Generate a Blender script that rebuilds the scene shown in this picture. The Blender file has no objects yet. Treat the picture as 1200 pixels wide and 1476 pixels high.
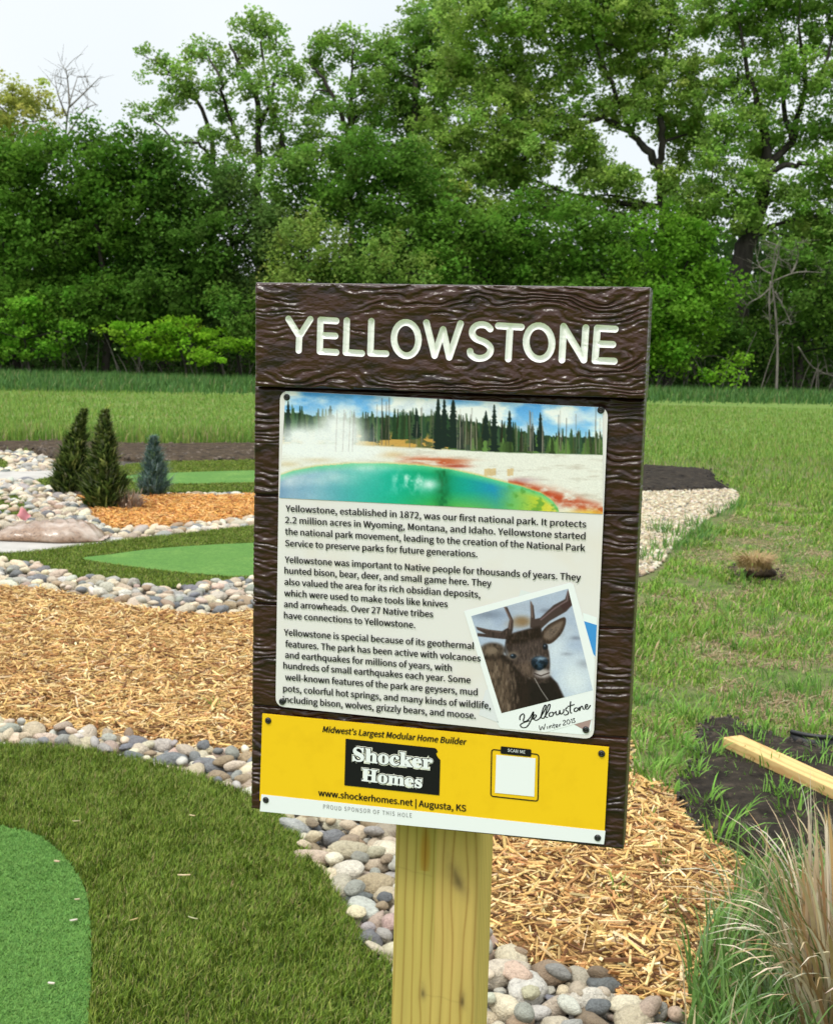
import bpy, bmesh, math, random
import numpy as np
from mathutils import Vector, Matrix
from mathutils.geometry import tessellate_polygon

random.seed(7)
RNG = np.random.RandomState(11)
S = bpy.context.scene
COL = S.collection
R = math.radians

# ---------------------------------------------------------------- camera
F, CX, CY, EYE = 1800.0, 600.0, 738.0, 1.5          # focal length and centre in photograph pixels, eye height in metres
_d = np.array([-0.024894, 0.991781, 0.125499]); _d /= np.linalg.norm(_d)      # world down seen by the camera
_up = -_d
_y = np.array([0, 0, 1.0]); _y = _y - (_y @ _d) * _d; _y /= np.linalg.norm(_y)
_x = np.cross(_y, _up)
MW = np.array([_x, _y, _up])                          # camera vector -> world vector
CAM = np.array([0, 0, EYE])
cd = bpy.data.cameras.new("camera"); cam = bpy.data.objects.new("camera", cd); COL.objects.link(cam)
cd.sensor_fit = 'HORIZONTAL'; cd.sensor_width = 36; cd.lens = 36 * F / 1200
cd.clip_start = 0.05; cd.clip_end = 3000
_m = np.eye(4); _m[:3, 0] = MW @ [1, 0, 0]; _m[:3, 1] = MW @ [0, -1, 0]; _m[:3, 2] = MW @ [0, 0, -1]; _m[:3, 3] = CAM
cam.matrix_world = Matrix(_m.tolist())
cd.dof.use_dof = True; cd.dof.focus_distance = 1.35; cd.dof.aperture_fstop = 30
S.camera = cam

# ---------------------------------------------------------------- world and sun (overcast)
SUN_EL, SUN_AZ = R(58), R(215)
W = bpy.data.worlds.new("World"); S.world = W; W.use_nodes = True
nt = W.node_tree; N = nt.nodes; L = nt.links; N.clear()
o = N.new('ShaderNodeOutputWorld'); bg = N.new('ShaderNodeBackground'); bg.inputs[1].default_value = 0.1
sky = N.new('ShaderNodeTexSky'); sky.sky_type = 'NISHITA'; sky.sun_disc = False
sky.sun_elevation = SUN_EL; sky.sun_rotation = SUN_AZ; sky.dust_density = 4.0
tc = N.new('ShaderNodeTexCoord'); sep = N.new('ShaderNodeSeparateXYZ'); L.new(tc.outputs['Generated'], sep.inputs[0])
mr = N.new('ShaderNodeMapRange'); mr.inputs[1].default_value = .27; mr.inputs[2].default_value = 1
mr.inputs[3].default_value = 8.9; mr.inputs[4].default_value = 22.0; L.new(sep.outputs[2], mr.inputs[0])
nz = N.new('ShaderNodeTexNoise'); nz.inputs['Scale'].default_value = 2.2; nz.inputs['Detail'].default_value = 3
L.new(tc.outputs['Generated'], nz.inputs['Vector'])
cr = N.new('ShaderNodeValToRGB'); cr.color_ramp.elements[0].position = .3; cr.color_ramp.elements[1].position = .7
cr.color_ramp.elements[0].color = (.86, .93, .96, 1); cr.color_ramp.elements[1].color = (1.0, 1.03, 1.04, 1)
L.new(nz.outputs['Fac'], cr.inputs[0])
vm = N.new('ShaderNodeVectorMath'); vm.operation = 'SCALE'; L.new(cr.outputs[0], vm.inputs[0]); L.new(mr.outputs[0], vm.inputs['Scale'])
mx = N.new('ShaderNodeMix'); mx.data_type = 'RGBA'; mx.inputs[0].default_value = .88
L.new(sky.outputs[0], mx.inputs[6]); L.new(vm.outputs[0], mx.inputs[7]); L.new(mx.outputs[2], bg.inputs[0]); L.new(bg.outputs[0], o.inputs[0])
sd = bpy.data.lights.new("sun", 'SUN'); sd.energy = 1.5; sd.angle = R(14); sd.color = (1, .96, .9)
sun = bpy.data.objects.new("sun", sd); COL.objects.link(sun)
_s = Vector((math.sin(SUN_AZ) * math.cos(SUN_EL), math.cos(SUN_AZ) * math.cos(SUN_EL), math.sin(SUN_EL)))
sun.rotation_euler = _s.to_track_quat('Z', 'Y').to_euler()
S.view_settings.view_transform = 'Standard'; S.view_settings.look = 'None'
S.view_settings.exposure = 0.3; S.view_settings.gamma = 1
S.cycles.max_bounces = 6; S.cycles.diffuse_bounces = 3; S.cycles.glossy_bounces = 2; S.cycles.transmission_bounces = 4
S.cycles.transparent_max_bounces = 6; S.cycles.use_denoising = True

# ---------------------------------------------------------------- geometry of the photograph
def rays(px, py):
    px = np.asarray(px, float); py = np.asarray(py, float)
    v = np.stack([(px - CX) / F, (py - CY) / F, np.ones_like(px)], -1)
    return v @ MW.T
def ground(pts, z=0.0):
    p = np.asarray(pts, float); d = rays(p[..., 0], p[..., 1])
    t = (z - EYE) / d[..., 2]
    return CAM + d * t[..., None]
def at(px, py, Y):
    d = rays(px, py); return CAM + d * (Y / d[..., 1])[..., None]
def gxy(pts): return ground(pts)[:, :2]
def base_at(px, Y):                                    # ground point straight below picture column px at depth Y
    lo, hi = 500.0, 5000.0
    for _ in range(50):
        m = (lo + hi) / 2
        if at(px, m, Y)[2] > 0: lo = m
        else: hi = m
    p = at(px, lo, Y); p[2] = 0; return p

def smooth(pts, n=5, closed=True):
    p = np.asarray(pts, float); out = []
    k = len(p)
    for i in range(k if closed else k - 1):
        a, b, c, d = (p[(i + j) % k] if closed else p[min(max(i + j, 0), k - 1)] for j in (-1, 0, 1, 2))
        for t in np.arange(n) / n:
            out.append(.5 * (2 * b + (c - a) * t + (2 * a - 5 * b + 4 * c - d) * t * t + (3 * b - a - 3 * c + d) * t ** 3))
    if not closed: out.append(p[-1])
    return np.array(out)
def inside(P, poly):
    x, y = P[:, 0], P[:, 1]; r = np.zeros(len(P), bool); q = np.roll(poly, 1, 0)
    for (x1, y1), (x2, y2) in zip(poly, q):
        if y1 == y2: continue
        c = ((y1 > y) != (y2 > y)) & (x < (x2 - x1) * (y - y1) / (y2 - y1) + x1); r ^= c
    return r
def edge_dist(P, poly):
    a = poly; b = np.roll(poly, -1, 0); best = np.full(len(P), 1e9)
    for p, q in zip(a, b):
        d = q - p; t = np.clip(((P - p) @ d) / (d @ d + 1e-12), 0, 1)
        best = np.minimum(best, np.hypot(*(P - p - t[:, None] * d).T))
    return best
def scatter(poly, n_per_m2, rng=RNG, holes=(), near=None):
    lo, hi = poly.min(0), poly.max(0); n = int(n_per_m2 * np.prod(hi - lo))
    P = lo + rng.rand(n, 2) * (hi - lo); k = inside(P, poly)
    for h in holes: k &= ~inside(P, h)
    P = P[k]
    if near: P = P[rng.rand(len(P)) < np.minimum(1, (near / np.maximum(P[:, 1], .1)) ** 1.6)]
    return P
_tabs = {}
def vnoise(x, y, s=0):
    if s not in _tabs: _tabs[s] = np.random.RandomState(1000 + s).rand(257, 257)
    T = _tabs[s]; x = np.asarray(x, float); y = np.asarray(y, float)
    ix = np.floor(x).astype(int); iy = np.floor(y).astype(int); fx = x - ix; fy = y - iy
    fx = fx * fx * (3 - 2 * fx); fy = fy * fy * (3 - 2 * fy); ix %= 256; iy %= 256
    return (T[ix, iy] * (1 - fx) + T[ix + 1, iy] * fx) * (1 - fy) + (T[ix, iy + 1] * (1 - fx) + T[ix + 1, iy + 1] * fx) * fy
def fbm(x, y, s=0, o=4):
    v = 0; a = .5; t = 0
    for i in range(o): v = v + a * vnoise(x * 2 ** i, y * 2 ** i, s + i); t += a; a *= .5
    return v / t
def lin(c):
    c = np.asarray(c, float) / 255.0
    return np.where(c <= .04045, c / 12.92, ((c + .055) / 1.055) ** 2.4)

# ---------------------------------------------------------------- objects
def tag(o, label=None, cat=None, group=None, kind=None):
    if label: o['label'] = label
    if cat: o['category'] = cat
    if group: o['group'] = group
    if kind: o['kind'] = kind
    return o
def empty(name, loc=(0, 0, 0), rz=0):
    o = bpy.data.objects.new(name, None); COL.objects.link(o); o.location = loc; o.rotation_euler.z = rz
    o.empty_display_size = .1
    return o
def mesh_obj(name, V, faces, m, parent=None, col=None, smooth_=False, data_only=False):
    """V (n,3); faces: list of (k,w) int arrays; col (n,3) point colours."""
    V = np.ascontiguousarray(V, np.float32); me = bpy.data.meshes.new(name)
    me.vertices.add(len(V)); me.vertices.foreach_set('co', V.ravel())
    faces = [np.asarray(f, np.int32) for f in (faces if isinstance(faces, list) else [faces]) if len(f)]
    tot = np.concatenate([np.full(len(f), f.shape[1], np.int32) for f in faces])
    idx = np.concatenate([f.ravel() for f in faces])
    me.loops.add(len(idx)); me.loops.foreach_set('vertex_index', idx)
    me.polygons.add(len(tot)); st = np.zeros(len(tot), np.int32); st[1:] = np.cumsum(tot)[:-1]
    me.polygons.foreach_set('loop_start', st); me.polygons.foreach_set('loop_total', tot)
    me.polygons.foreach_set('use_smooth', np.full(len(tot), bool(smooth_)))
    me.update(calc_edges=True); me.validate()
    if col is not None:
        a = me.color_attributes.new('tint', 'FLOAT_COLOR', 'POINT')
        c = np.ones((len(V), 4), np.float32); c[:, :3] = col; a.data.foreach_set('color', c.ravel())
    if m is not None: me.materials.append(m)
    if data_only: return me
    o = bpy.data.objects.new(name, me); COL.objects.link(o)
    if parent is not None: o.parent = parent
    return o

# ---------------------------------------------------------------- materials
def material(name, base=(.5, .5, .5), rough=.7, spec=.5, attr=False, objcol=False, var=(), bump=(), coat=0, translucent=0, coord='Object'):
    """var: list of (scale xyz, detail, colour, low, high) mixed over the base by noise; bump: list of (scale xyz, detail, strength, distance)"""
    m = bpy.data.materials.new(name); m.use_nodes = True; t = m.node_tree; n = t.nodes; l = t.links
    b = n['Principled BSDF']; out = n['Material Output']
    b.inputs['Roughness'].default_value = rough; b.inputs['Specular IOR Level'].default_value = spec
    b.inputs['Coat Weight'].default_value = coat; b.inputs['Coat Roughness'].default_value = .12
    c = n.new('ShaderNodeTexCoord')
    if attr:
        a = n.new('ShaderNodeAttribute'); a.attribute_name = 'tint'; cur = a.outputs['Color']
    elif objcol:
        a = n.new('ShaderNodeObjectInfo'); cur = a.outputs['Color']
    else:
        a = n.new('ShaderNodeRGB'); a.outputs[0].default_value = (*base, 1); cur = a.outputs[0]
    def noise(sc, det):
        mp = n.new('ShaderNodeMapping'); mp.inputs['Scale'].default_value = sc if hasattr(sc, '__len__') else (sc,) * 3
        l.new(c.outputs[coord], mp.inputs[0]); z = n.new('ShaderNodeTexNoise'); z.inputs['Scale'].default_value = 1
        z.inputs['Detail'].default_value = det; z.inputs['Roughness'].default_value = .6; l.new(mp.outputs[0], z.inputs['Vector']); return z.outputs['Fac']
    for sc, det, colr, lo, hi in var:
        r_ = n.new('ShaderNodeMapRange'); r_.inputs[1].default_value = lo; r_.inputs[2].default_value = hi; l.new(noise(sc, det), r_.inputs[0])
        x = n.new('ShaderNodeMix'); x.data_type = 'RGBA'; l.new(r_.outputs[0], x.inputs[0]); l.new(cur, x.inputs[6])
        if len(colr) == 4:                              # a factor on the colour below
            x.blend_type = 'MULTIPLY'; x.inputs[7].default_value = (*colr[:3], 1)
        else: x.inputs[7].default_value = (*colr, 1)
        cur = x.outputs[2]
    l.new(cur, b.inputs['Base Color'])
    prev = None
    for sc, det, st, dist in bump:
        u = n.new('ShaderNodeBump'); u.inputs['Strength'].default_value = st; u.inputs['Distance'].default_value = dist
        l.new(noise(sc, det), u.inputs['Height'])
        if prev: l.new(prev, u.inputs['Normal'])
        prev = u.outputs[0]
    if prev: l.new(prev, b.inputs['Normal'])
    if translucent:
        tr = n.new('ShaderNodeBsdfTranslucent'); l.new(cur, tr.inputs[0]); ms = n.new('ShaderNodeMixShader'); ms.inputs[0].default_value = translucent
        l.new(b.outputs[0], ms.inputs[1]); l.new(tr.outputs[0], ms.inputs[2]); l.new(ms.outputs[0], out.inputs[0])
    return m
M = {}
M['leaf'] = material('leaf', attr=True, rough=.7, spec=.08, translucent=.5)
M['blade'] = material('grass_blade', attr=True, rough=.6, spec=.12, translucent=.25)
M['turf'] = material('turf_fibre', attr=True, rough=.5, spec=.15, translucent=.15)
M['bark'] = material('bark', (.03, .026, .022), .9, .2, var=[((3, 3, .8), 5, (.07, .06, .052), .4, .7)], bump=[((8, 8, 2), 4, .6, .05)])
M['pale_bark'] = material('pale_bark', (.22, .2, .17), .9, .2, var=[((4, 4, 1), 5, (.1, .09, .075), .4, .7)])
M['meadow'] = material('meadow', (.12, .21, .045), .95, .1, coord='Object', var=[((.35, .9, 1), 5, (.18, .24, .06), .4, .68), ((5, 5, 5), 4, (.075, .14, .03), .5, .75), ((.12, .5, 1), 4, (.22, .23, .10), .55, .75)], bump=[((9, 9, 9), 4, .8, .06)])
M['turf_base'] = material('turf_base', (.045, .07, .014), .9, .1, var=[((60, 60, 60), 3, (.012, .02, .005), .45, .6)])
M['green'] = material('putting_green', (.115, .235, .05), .85, .1, var=[((160, 160, 160), 2, (.055, .145, .03), .45, .62), ((3, 3, 3), 3, (.145, .265, .06), .45, .7), ((40, 40, 40), 4, (.07, .165, .036), .42, .62)], bump=[((220, 220, 220), 2, .5, .004)])
M['mulch_base'] = material('mulch_base', (.28, .15, .055), .9, .2, var=[((55, 140, 60), 4, (.45, .28, .11), .45, .6), ((30, 70, 50), 4, (.05, .025, .012), .52, .68)], bump=[((60, 60, 60), 4, 1, .02)])
M['chip'] = material('wood_chip', attr=True, rough=.75, spec=.25, var=[((150, 150, 150), 3, (.7, .62, .55, 1), .45, .75)])
M['rock'] = material('river_rock', objcol=True, rough=.62, spec=.35, var=[(3.2, 6, (.62, .6, .6, 1), .45, .75), (11, 4, (1.25, 1.22, 1.18, 1), .5, .68), (45, 2, (.55, .55, .57, 1), .58, .7)], bump=[(7, 6, .5, .12)])
M['pebble'] = material('pebble', attr=True, rough=.68, spec=.3, var=[(60, 5, (.62, .6, .6, 1), .45, .75)], bump=[(130, 3, .3, .004)])
M['rock_base'] = material('rock_base', (.1, .09, .075), .95, .1, var=[((40, 40, 40), 4, (.03, .027, .022), .45, .6), ((25, 25, 25), 3, (.25, .22, .18), .55, .7)], bump=[((40, 40, 40), 4, 1, .02)])
M['gravel_base'] = material('gravel_base', (.3, .25, .19), .95, .1, var=[((60, 60, 60), 4, (.13, .11, .09), .45, .62)], bump=[((60, 60, 60), 3, 1, .02)])
M['soil'] = material('soil', (.032, .026, .02), .95, .1, var=[((20, 20, 20), 5, (.075, .058, .042), .5, .68), ((9, 9, 9), 4, (.01, .008, .007), .5, .7)], bump=[((30, 30, 30), 5, 1, .03)])
M['brown_soil'] = material('brown_soil', (.07, .05, .032), .95, .1, var=[((12, 25, 20), 5, (.15, .11, .07), .5, .7), ((9, 14, 9), 4, (.025, .018, .014), .45, .65)], bump=[((20, 20, 20), 5, 1, .04)])
M['lawn_base'] = material('lawn_base', (.12, .15, .05), .95, .1, var=[((3, 3, 3), 5, (.21, .165, .095), .48, .62), ((12, 12, 12), 4, (.07, .10, .03), .48, .66), ((4, 4, 4), 4, (.03, .024, .018), .62, .7)], bump=[((40, 40, 40), 4, .8, .02)])
M['concrete'] = material('concrete', (.44, .415, .38), .85, .25, var=[((6, 6, 6), 6, (.34, .32, .29), .4, .7)], bump=[((80, 80, 80), 4, .15, .004)])
M['paint_brown'] = material('brown_paint', (.036, .0125, .0072), .33, .32, coat=.1, var=[((25, 25, 60), 4, (.014, .006, .004), .45, .65)], bump=[((420, 420, 600), 3, .12, .001)])
def header_material():
    m = material('brown_header_paint', (.044, .0150, .0085), .33, .32, coat=.1, var=[((25, 25, 60), 4, (.016, .0065, .0045), .45, .65)], bump=[((420, 420, 600), 3, .12, .001)])
    t = m.node_tree; n = t.nodes; l = t.links; b = n['Principled BSDF']
    src = b.inputs['Base Color'].links[0].from_socket
    a = n.new('ShaderNodeAttribute'); a.attribute_name = 'tint'
    s = n.new('ShaderNodeSeparateColor'); l.new(a.outputs['Color'], s.inputs[0])
    mp = n.new('ShaderNodeMapRange'); mp.inputs[1].default_value = .46; mp.inputs[2].default_value = .54; l.new(s.outputs[0], mp.inputs[0])
    x = n.new('ShaderNodeMix'); x.data_type = 'RGBA'; l.new(mp.outputs[0], x.inputs[0]); l.new(src, x.inputs[6]); x.inputs[7].default_value = (.80, .80, .77, 1)
    l.new(x.outputs[2], b.inputs['Base Color'])
    q = n.new('ShaderNodeMapRange'); q.inputs[3].default_value = .3; q.inputs[4].default_value = .6; l.new(mp.outputs[0], q.inputs[0]); l.new(q.outputs[0], b.inputs['Roughness'])
    q2 = n.new('ShaderNodeMapRange'); q2.inputs[3].default_value = .25; q2.inputs[4].default_value = 0; l.new(mp.outputs[0], q2.inputs[0]); l.new(q2.outputs[0], b.inputs['Coat Weight'])
    return m
M['paint_header'] = header_material()
M['plate'] = material('plate_white', (.70, .665, .665), .4, .25, var=[((14, 14, 14), 3, (.69, .63, .59), .5, .75)])
M['print'] = material('print', attr=True, rough=.4, spec=.2)
M['ink'] = material('ink', (.008, .008, .009), .5, .15)
M['grey_ink'] = material('grey_ink', (.2, .2, .2), .5, .3)
M['yellow'] = material('yellow_panel', (.80, .50, .008), .42, .3, var=[((40, 40, 40), 5, (.74, .45, .006), .5, .8)])
M['white'] = material('white_print', (.76, .77, .80), .42, .4)
M['cream'] = material('cream_print', (.86, .84, .74), .42, .4)
M['screw'] = material('black_screw', (.012, .012, .013), .35, .5, bump=[((500, 500, 500), 2, .3, .001)])
M['wood'] = material('pine', attr=True, rough=.75, spec=.1, bump=[((300, 300, 25), 3, .15, .001)])
M['plastic_black'] = material('black_plastic', (.015, .016, .017), .45, .4)
M['pink'] = material('pink_flag', (.65, .25, .27), .6, .3)
M['pale_clump'] = material('dry_blade', attr=True, rough=.65, spec=.3, translucent=.15)

# ---------------------------------------------------------------- builders
def blades(P, h, w, lean, az, col, segs=2, droop=.35):
    """P (n,3) roots; arched tapering blades; lean = horizontal run as a share of the height"""
    n = len(P); h = np.broadcast_to(h, n).astype(float); w = np.broadcast_to(w, n); lean = np.broadcast_to(lean, n)
    d = np.stack([np.cos(az), np.sin(az), np.zeros(n)], 1); s = np.stack([-np.sin(az + .4), np.cos(az + .4), np.zeros(n)], 1)
    V = []; C = []; col = np.asarray(col)
    for k in range(segs):
        t = k / segs
        c = P + d * (h * lean * t ** 1.7)[:, None]; c[:, 2] += h * (t - droop * lean * t ** 3)
        ww = (w * (1 - .55 * t ** 1.5) / 2)[:, None]
        V += [c - s * ww, c + s * ww]; C += [col, col]
    c = P + d * (h * lean)[:, None]; c[:, 2] += h * (1 - droop * lean)
    V.append(c); C.append(col)
    k = 2 * segs + 1; V = np.stack(V, 1).reshape(-1, 3); C = np.stack(C, 1).reshape(-1, 3)
    b = np.arange(n)[:, None] * k
    q = [b + np.array([[2 * i, 2 * i + 1, 2 * i + 3, 2 * i + 2]]) for i in range(segs - 1)]
    tri = b + np.array([[2 * segs - 2, 2 * segs - 1, 2 * segs]])
    return V, ([np.concatenate(q)] if q else []) + [tri], C
def leaves(P, size, col, up=.5, rng=RNG, aspect=.8):
    n = len(P); nrm = rng.randn(n, 3); nrm[:, 2] = np.abs(nrm[:, 2]) + up; nrm /= np.linalg.norm(nrm, axis=1)[:, None]
    a = rng.randn(n, 3); a -= nrm * (a * nrm).sum(1)[:, None]; a /= np.linalg.norm(a, axis=1)[:, None]; b = np.cross(nrm, a)
    s = (np.asarray(size) * (.7 + .6 * rng.rand(n)))[:, None]
    V = np.stack([P - a * s * .5, P + b * s * aspect * .5 + a * s * .05, P + a * s * .5 - nrm * s * .12, P - b * s * aspect * .5 + a * s * .05], 1).reshape(-1, 3)
    return V, [np.arange(n * 4).reshape(n, 4)], np.repeat(col, 4, 0)
class Geo:
    def __init__(s): s.V = []; s.F = {}; s.C = []; s.n = 0
    def add(s, V, F, C=None):
        for f in (F if isinstance(F, list) else [F]):
            f = np.asarray(f)
            if len(f): s.F.setdefault(f.shape[1], []).append(f + s.n)
        V = np.asarray(V, float); s.V.append(V); s.C.append(np.broadcast_to(C if C is not None else (1, 1, 1), (len(V), 3))); s.n += len(V); return s
    def build(s, name, m, parent=None, smooth_=False, shift=None, data_only=False):
        V = np.concatenate(s.V)
        if shift is not None: V = V - np.asarray(shift)
        return mesh_obj(name, V, [np.concatenate(f) for f in s.F.values()], m, parent, np.concatenate(s.C), smooth_, data_only)
def tube(pts, rad, k=6):
    p = np.asarray(pts, float); n = len(p); rad = np.broadcast_to(rad, n)
    t = np.gradient(p, axis=0); t /= np.linalg.norm(t, axis=1)[:, None] + 1e-9
    ref = np.array([.3, .9, .1]) if abs(t[0] @ [.3, .9, .1]) < .9 else np.array([1., 0, 0])
    u = np.cross(t, ref); u /= np.linalg.norm(u, axis=1)[:, None] + 1e-9; v = np.cross(t, u)
    a = np.arange(k) * 2 * np.pi / k
    V = (p[:, None] + (u[:, None] * np.cos(a)[None, :, None] + v[:, None] * np.sin(a)[None, :, None]) * rad[:, None, None]).reshape(-1, 3)
    i = np.arange(n - 1)[:, None] * k; j = np.arange(k)[None]; jn = (j + 1) % k
    return V, [np.stack([i + j, i + jn, i + k + jn, i + k + j], -1).reshape(-1, 4), np.array([list(range(k))[::-1]]), np.array([[(n - 1) * k + x for x in range(k)]])]
def box(lo, hi):
    (a, b, c), (d, e, f) = lo, hi
    V = np.array([(a, b, c), (d, b, c), (d, e, c), (a, e, c), (a, b, f), (d, b, f), (d, e, f), (a, e, f)], float)
    return V, np.array([(3, 2, 1, 0), (4, 5, 6, 7), (0, 1, 5, 4), (1, 2, 6, 5), (2, 3, 7, 6), (3, 0, 4, 7)])
def sheet(name, poly, z, m, parent=None, kind='structure', thick=None):
    """a flat sheet on the ground cut to a polygon (metres), with a rim going down into the soil"""
    P = np.asarray(poly, float); n = len(P); V = np.column_stack([P, np.full(n, z)])
    tri = np.array(tessellate_polygon([[Vector((*p, 0)) for p in P]]))
    a = V[tri]; nz_ = np.cross(a[:, 1] - a[:, 0], a[:, 2] - a[:, 0])[:, 2]; tri[nz_ < 0] = tri[nz_ < 0][:, ::-1]
    f = [tri]
    if thick:
        V = np.concatenate([V, V - [0, 0, thick]]); i = np.arange(n); j = (i + 1) % n; f.append(np.stack([i, j, j + n, i + n], 1))
    o = mesh_obj(name, V, f, m, parent)
    if kind: o['kind'] = kind
    return o
_ico = {}
def ico(sub):
    if sub not in _ico:
        b = bmesh.new(); bmesh.ops.create_icosphere(b, subdivisions=sub, radius=1); b.verts.ensure_lookup_table()
        _ico[sub] = (np.array([v.co[:] for v in b.verts]), np.array([[v.index for v in f.verts] for f in b.faces])); b.free()
    return _ico[sub]
def rock_shape(seed, sub=3):
    V, Fc = ico(sub); r = np.random.RandomState(seed); d = np.zeros(len(V))
    for k in range(7):
        q = r.randn(3); q /= np.linalg.norm(q); d += (r.rand() * .26 - .13) * np.clip(V @ q, 0, 1) ** 2
    for k in range(4):                                  # uneven, water-worn bulges
        q = r.randn(3) * 1.7; d += (.022 + .02 * r.rand()) * np.sin(V @ q * 2 + r.rand() * 6)
    for k in range(6):                                  # broad worn facets
        q = r.randn(3); q /= np.linalg.norm(q); lim = .66 + .26 * r.rand(); s = V @ q; d = np.where(s * (1 + d) > lim, lim / np.maximum(s, .1) * .82 + (1 + d) * .18 - 1, d)
    V = V * (1 + d)[:, None] * np.array([1.0 + .35 * r.rand(), .72 + .25 * r.rand(), .5 + .22 * r.rand()])
    return V, Fc
def rotz(V, a): c, s = np.cos(a), np.sin(a); return V @ np.array([[c, s, 0], [-s, c, 0], [0, 0, 1.0]])
def euler(rx, ry, rz): return np.array(Matrix.Rotation(rz, 3, 'Z') @ Matrix.Rotation(ry, 3, 'Y') @ Matrix.Rotation(rx, 3, 'X'))
def proj(P):
    v = (np.asarray(P, float) - CAM) @ MW
    return np.stack([v[..., 0] / v[..., 2] * F + CX, v[..., 1] / v[..., 2] * F + CY], -1)
def mixcol(n, cols, wts, jit=.12, rng=RNG):
    cols = np.array(cols); c = cols[rng.choice(len(cols), n, p=np.array(wts) / sum(wts))]
    return np.clip(c * (1 + jit * rng.randn(n, 1)) * (1 + .04 * rng.randn(n, 3)), .002, .95)

# ---------------------------------------------------------------- ground, beds, greens (outlines in photograph pixels laid on the ground)
def curve(pts, n=4): return smooth(pts, n, False)
A = np.array
def jag(p): return p + np.column_stack([3.2 * (vnoise(p[:, 1] * .11, p[:, 0] * .11, 17) - .5), 5 * (vnoise(p[:, 0] * .12, p[:, 1] * .12, 18) - .5)])
r1_top = curve([(-260, 1036), (-120, 1046), (0, 1052), (60, 1058), (120, 1068), (200, 1073), (250, 1085), (300, 1090), (360, 1097), (420, 1142), (480, 1172), (540, 1192), (580, 1228), (640, 1298), (690, 1345), (740, 1388), (800, 1402), (860, 1425), (900, 1452), (960, 1470), (1000, 1490)])
f1_edge = curve([(-260, 1070), (-120, 1080), (0, 1085), (60, 1088), (120, 1093), (180, 1103), (250, 1120), (310, 1140), (360, 1160), (400, 1183), (425, 1210), (445, 1250), (470, 1275), (490, 1310), (510, 1345), (530, 1380), (555, 1402), (590, 1440), (640, 1500), (700, 1570)])
g1_edge = jag(curve([(-300, 1185), (-150, 1196), (0, 1207), (30, 1212), (60, 1225), (90, 1250), (112, 1280), (125, 1310), (130, 1345), (131, 1400), (128, 1476), (118, 1640)], 16))
r2_bot = curve([(-260, 846), (-120, 849), (0, 852), (60, 855), (100, 860), (150, 868), (200, 880), (250, 886), (300, 893), (365, 884), (450, 868), (600, 856), (760, 850), (870, 850)])
lawn_l = A([(870, 850), (890, 950), (900, 1050), (905, 1115), (930, 1130), (960, 1140), (985, 1175), (1010, 1200), (1040, 1230), (1065, 1250), (1060, 1290), (1030, 1340), (1005, 1390), (995, 1440), (1000, 1490)])
f2_low = curve([(-260, 810), (-120, 812), (0, 815), (50, 819), (100, 838), (160, 840), (200, 850), (260, 854), (300, 847), (365, 843), (500, 838), (640, 828), (760, 815)])
f2_up = curve([(-260, 812), (-120, 808), (0, 803), (50, 800), (110, 792), (170, 784), (240, 777), (300, 770), (365, 763), (500, 748), (640, 742), (760, 750)])
g2 = smooth([(118, 812), (160, 806), (220, 798), (300, 792), (365, 789), (500, 783), (620, 785), (700, 795), (620, 812), (500, 826), (365, 838), (300, 836), (220, 828), (160, 820)], 4)
m2_bot = curve([(128, 745), (150, 765), (200, 767), (280, 760), (365, 749), (480, 738), (620, 730)])
m2_top = curve([(600, 712), (480, 715), (365, 717), (300, 719), (240, 719), (190, 722), (150, 726), (105, 716), (112, 730)])
f3 = smooth([(42, 699), (75, 692), (130, 684), (180, 674), (250, 668), (365, 665), (560, 664), (660, 680), (600, 705), (480, 711), (365, 714), (250, 714), (130, 713), (70, 709)], 4)
g3 = smooth([(178, 691), (240, 686), (365, 682), (520, 681), (580, 690), (520, 698), (365, 700), (250, 702), (190, 699)], 4)
f4 = smooth([(-150, 722), (0, 718), (28, 722), (46, 738), (20, 751), (-60, 756), (-200, 757)], 4)
f5 = smooth([(-120, 660), (-20, 662), (8, 668), (11, 674), (2, 679), (-60, 682), (-120, 680)], 4)
path1 = smooth([(-260, 800), (-260, 776), (-60, 776), (140, 778), (176, 784), (112, 793), (50, 801), (0, 804), (-120, 809)], 3)
path2 = smooth([(-260, 695), (-260, 685), (0, 684), (80, 682), (130, 680), (120, 685), (75, 692), (42, 697), (0, 695)], 3)
fabric_px = A([(870, 674), (925, 675), (990, 678), (1026, 680), (1030, 693), (1056, 707), (1000, 710), (925, 712), (860, 714)])
gravel_px = smooth([(640, 713), (800, 714), (915, 711), (1000, 709), (1055, 708), (1063, 724), (1030, 745), (1000, 765), (970, 790), (945, 822), (905, 836), (800, 838), (762, 818), (745, 752), (640, 738)], 3)
soilstrip_px = smooth([(-260, 640), (0, 641), (80, 638), (180, 643), (365, 643), (600, 644), (720, 650), (720, 662), (600, 664), (365, 667), (240, 669), (150, 664), (80, 668), (40, 652), (0, 654), (-260, 655)], 3)
soil2_px = smooth([(1008, 1048), (1050, 1040), (1090, 1058), (1150, 1075), (1230, 1100), (1330, 1150), (1330, 1290), (1200, 1250), (1090, 1245), (1020, 1215), (985, 1180), (970, 1140), (1000, 1095)], 3)
clodsoil_px = smooth([(1040, 822), (1070, 818), (1100, 820), (1130, 828), (1128, 838), (1090, 843), (1060, 838)], 3)

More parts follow.
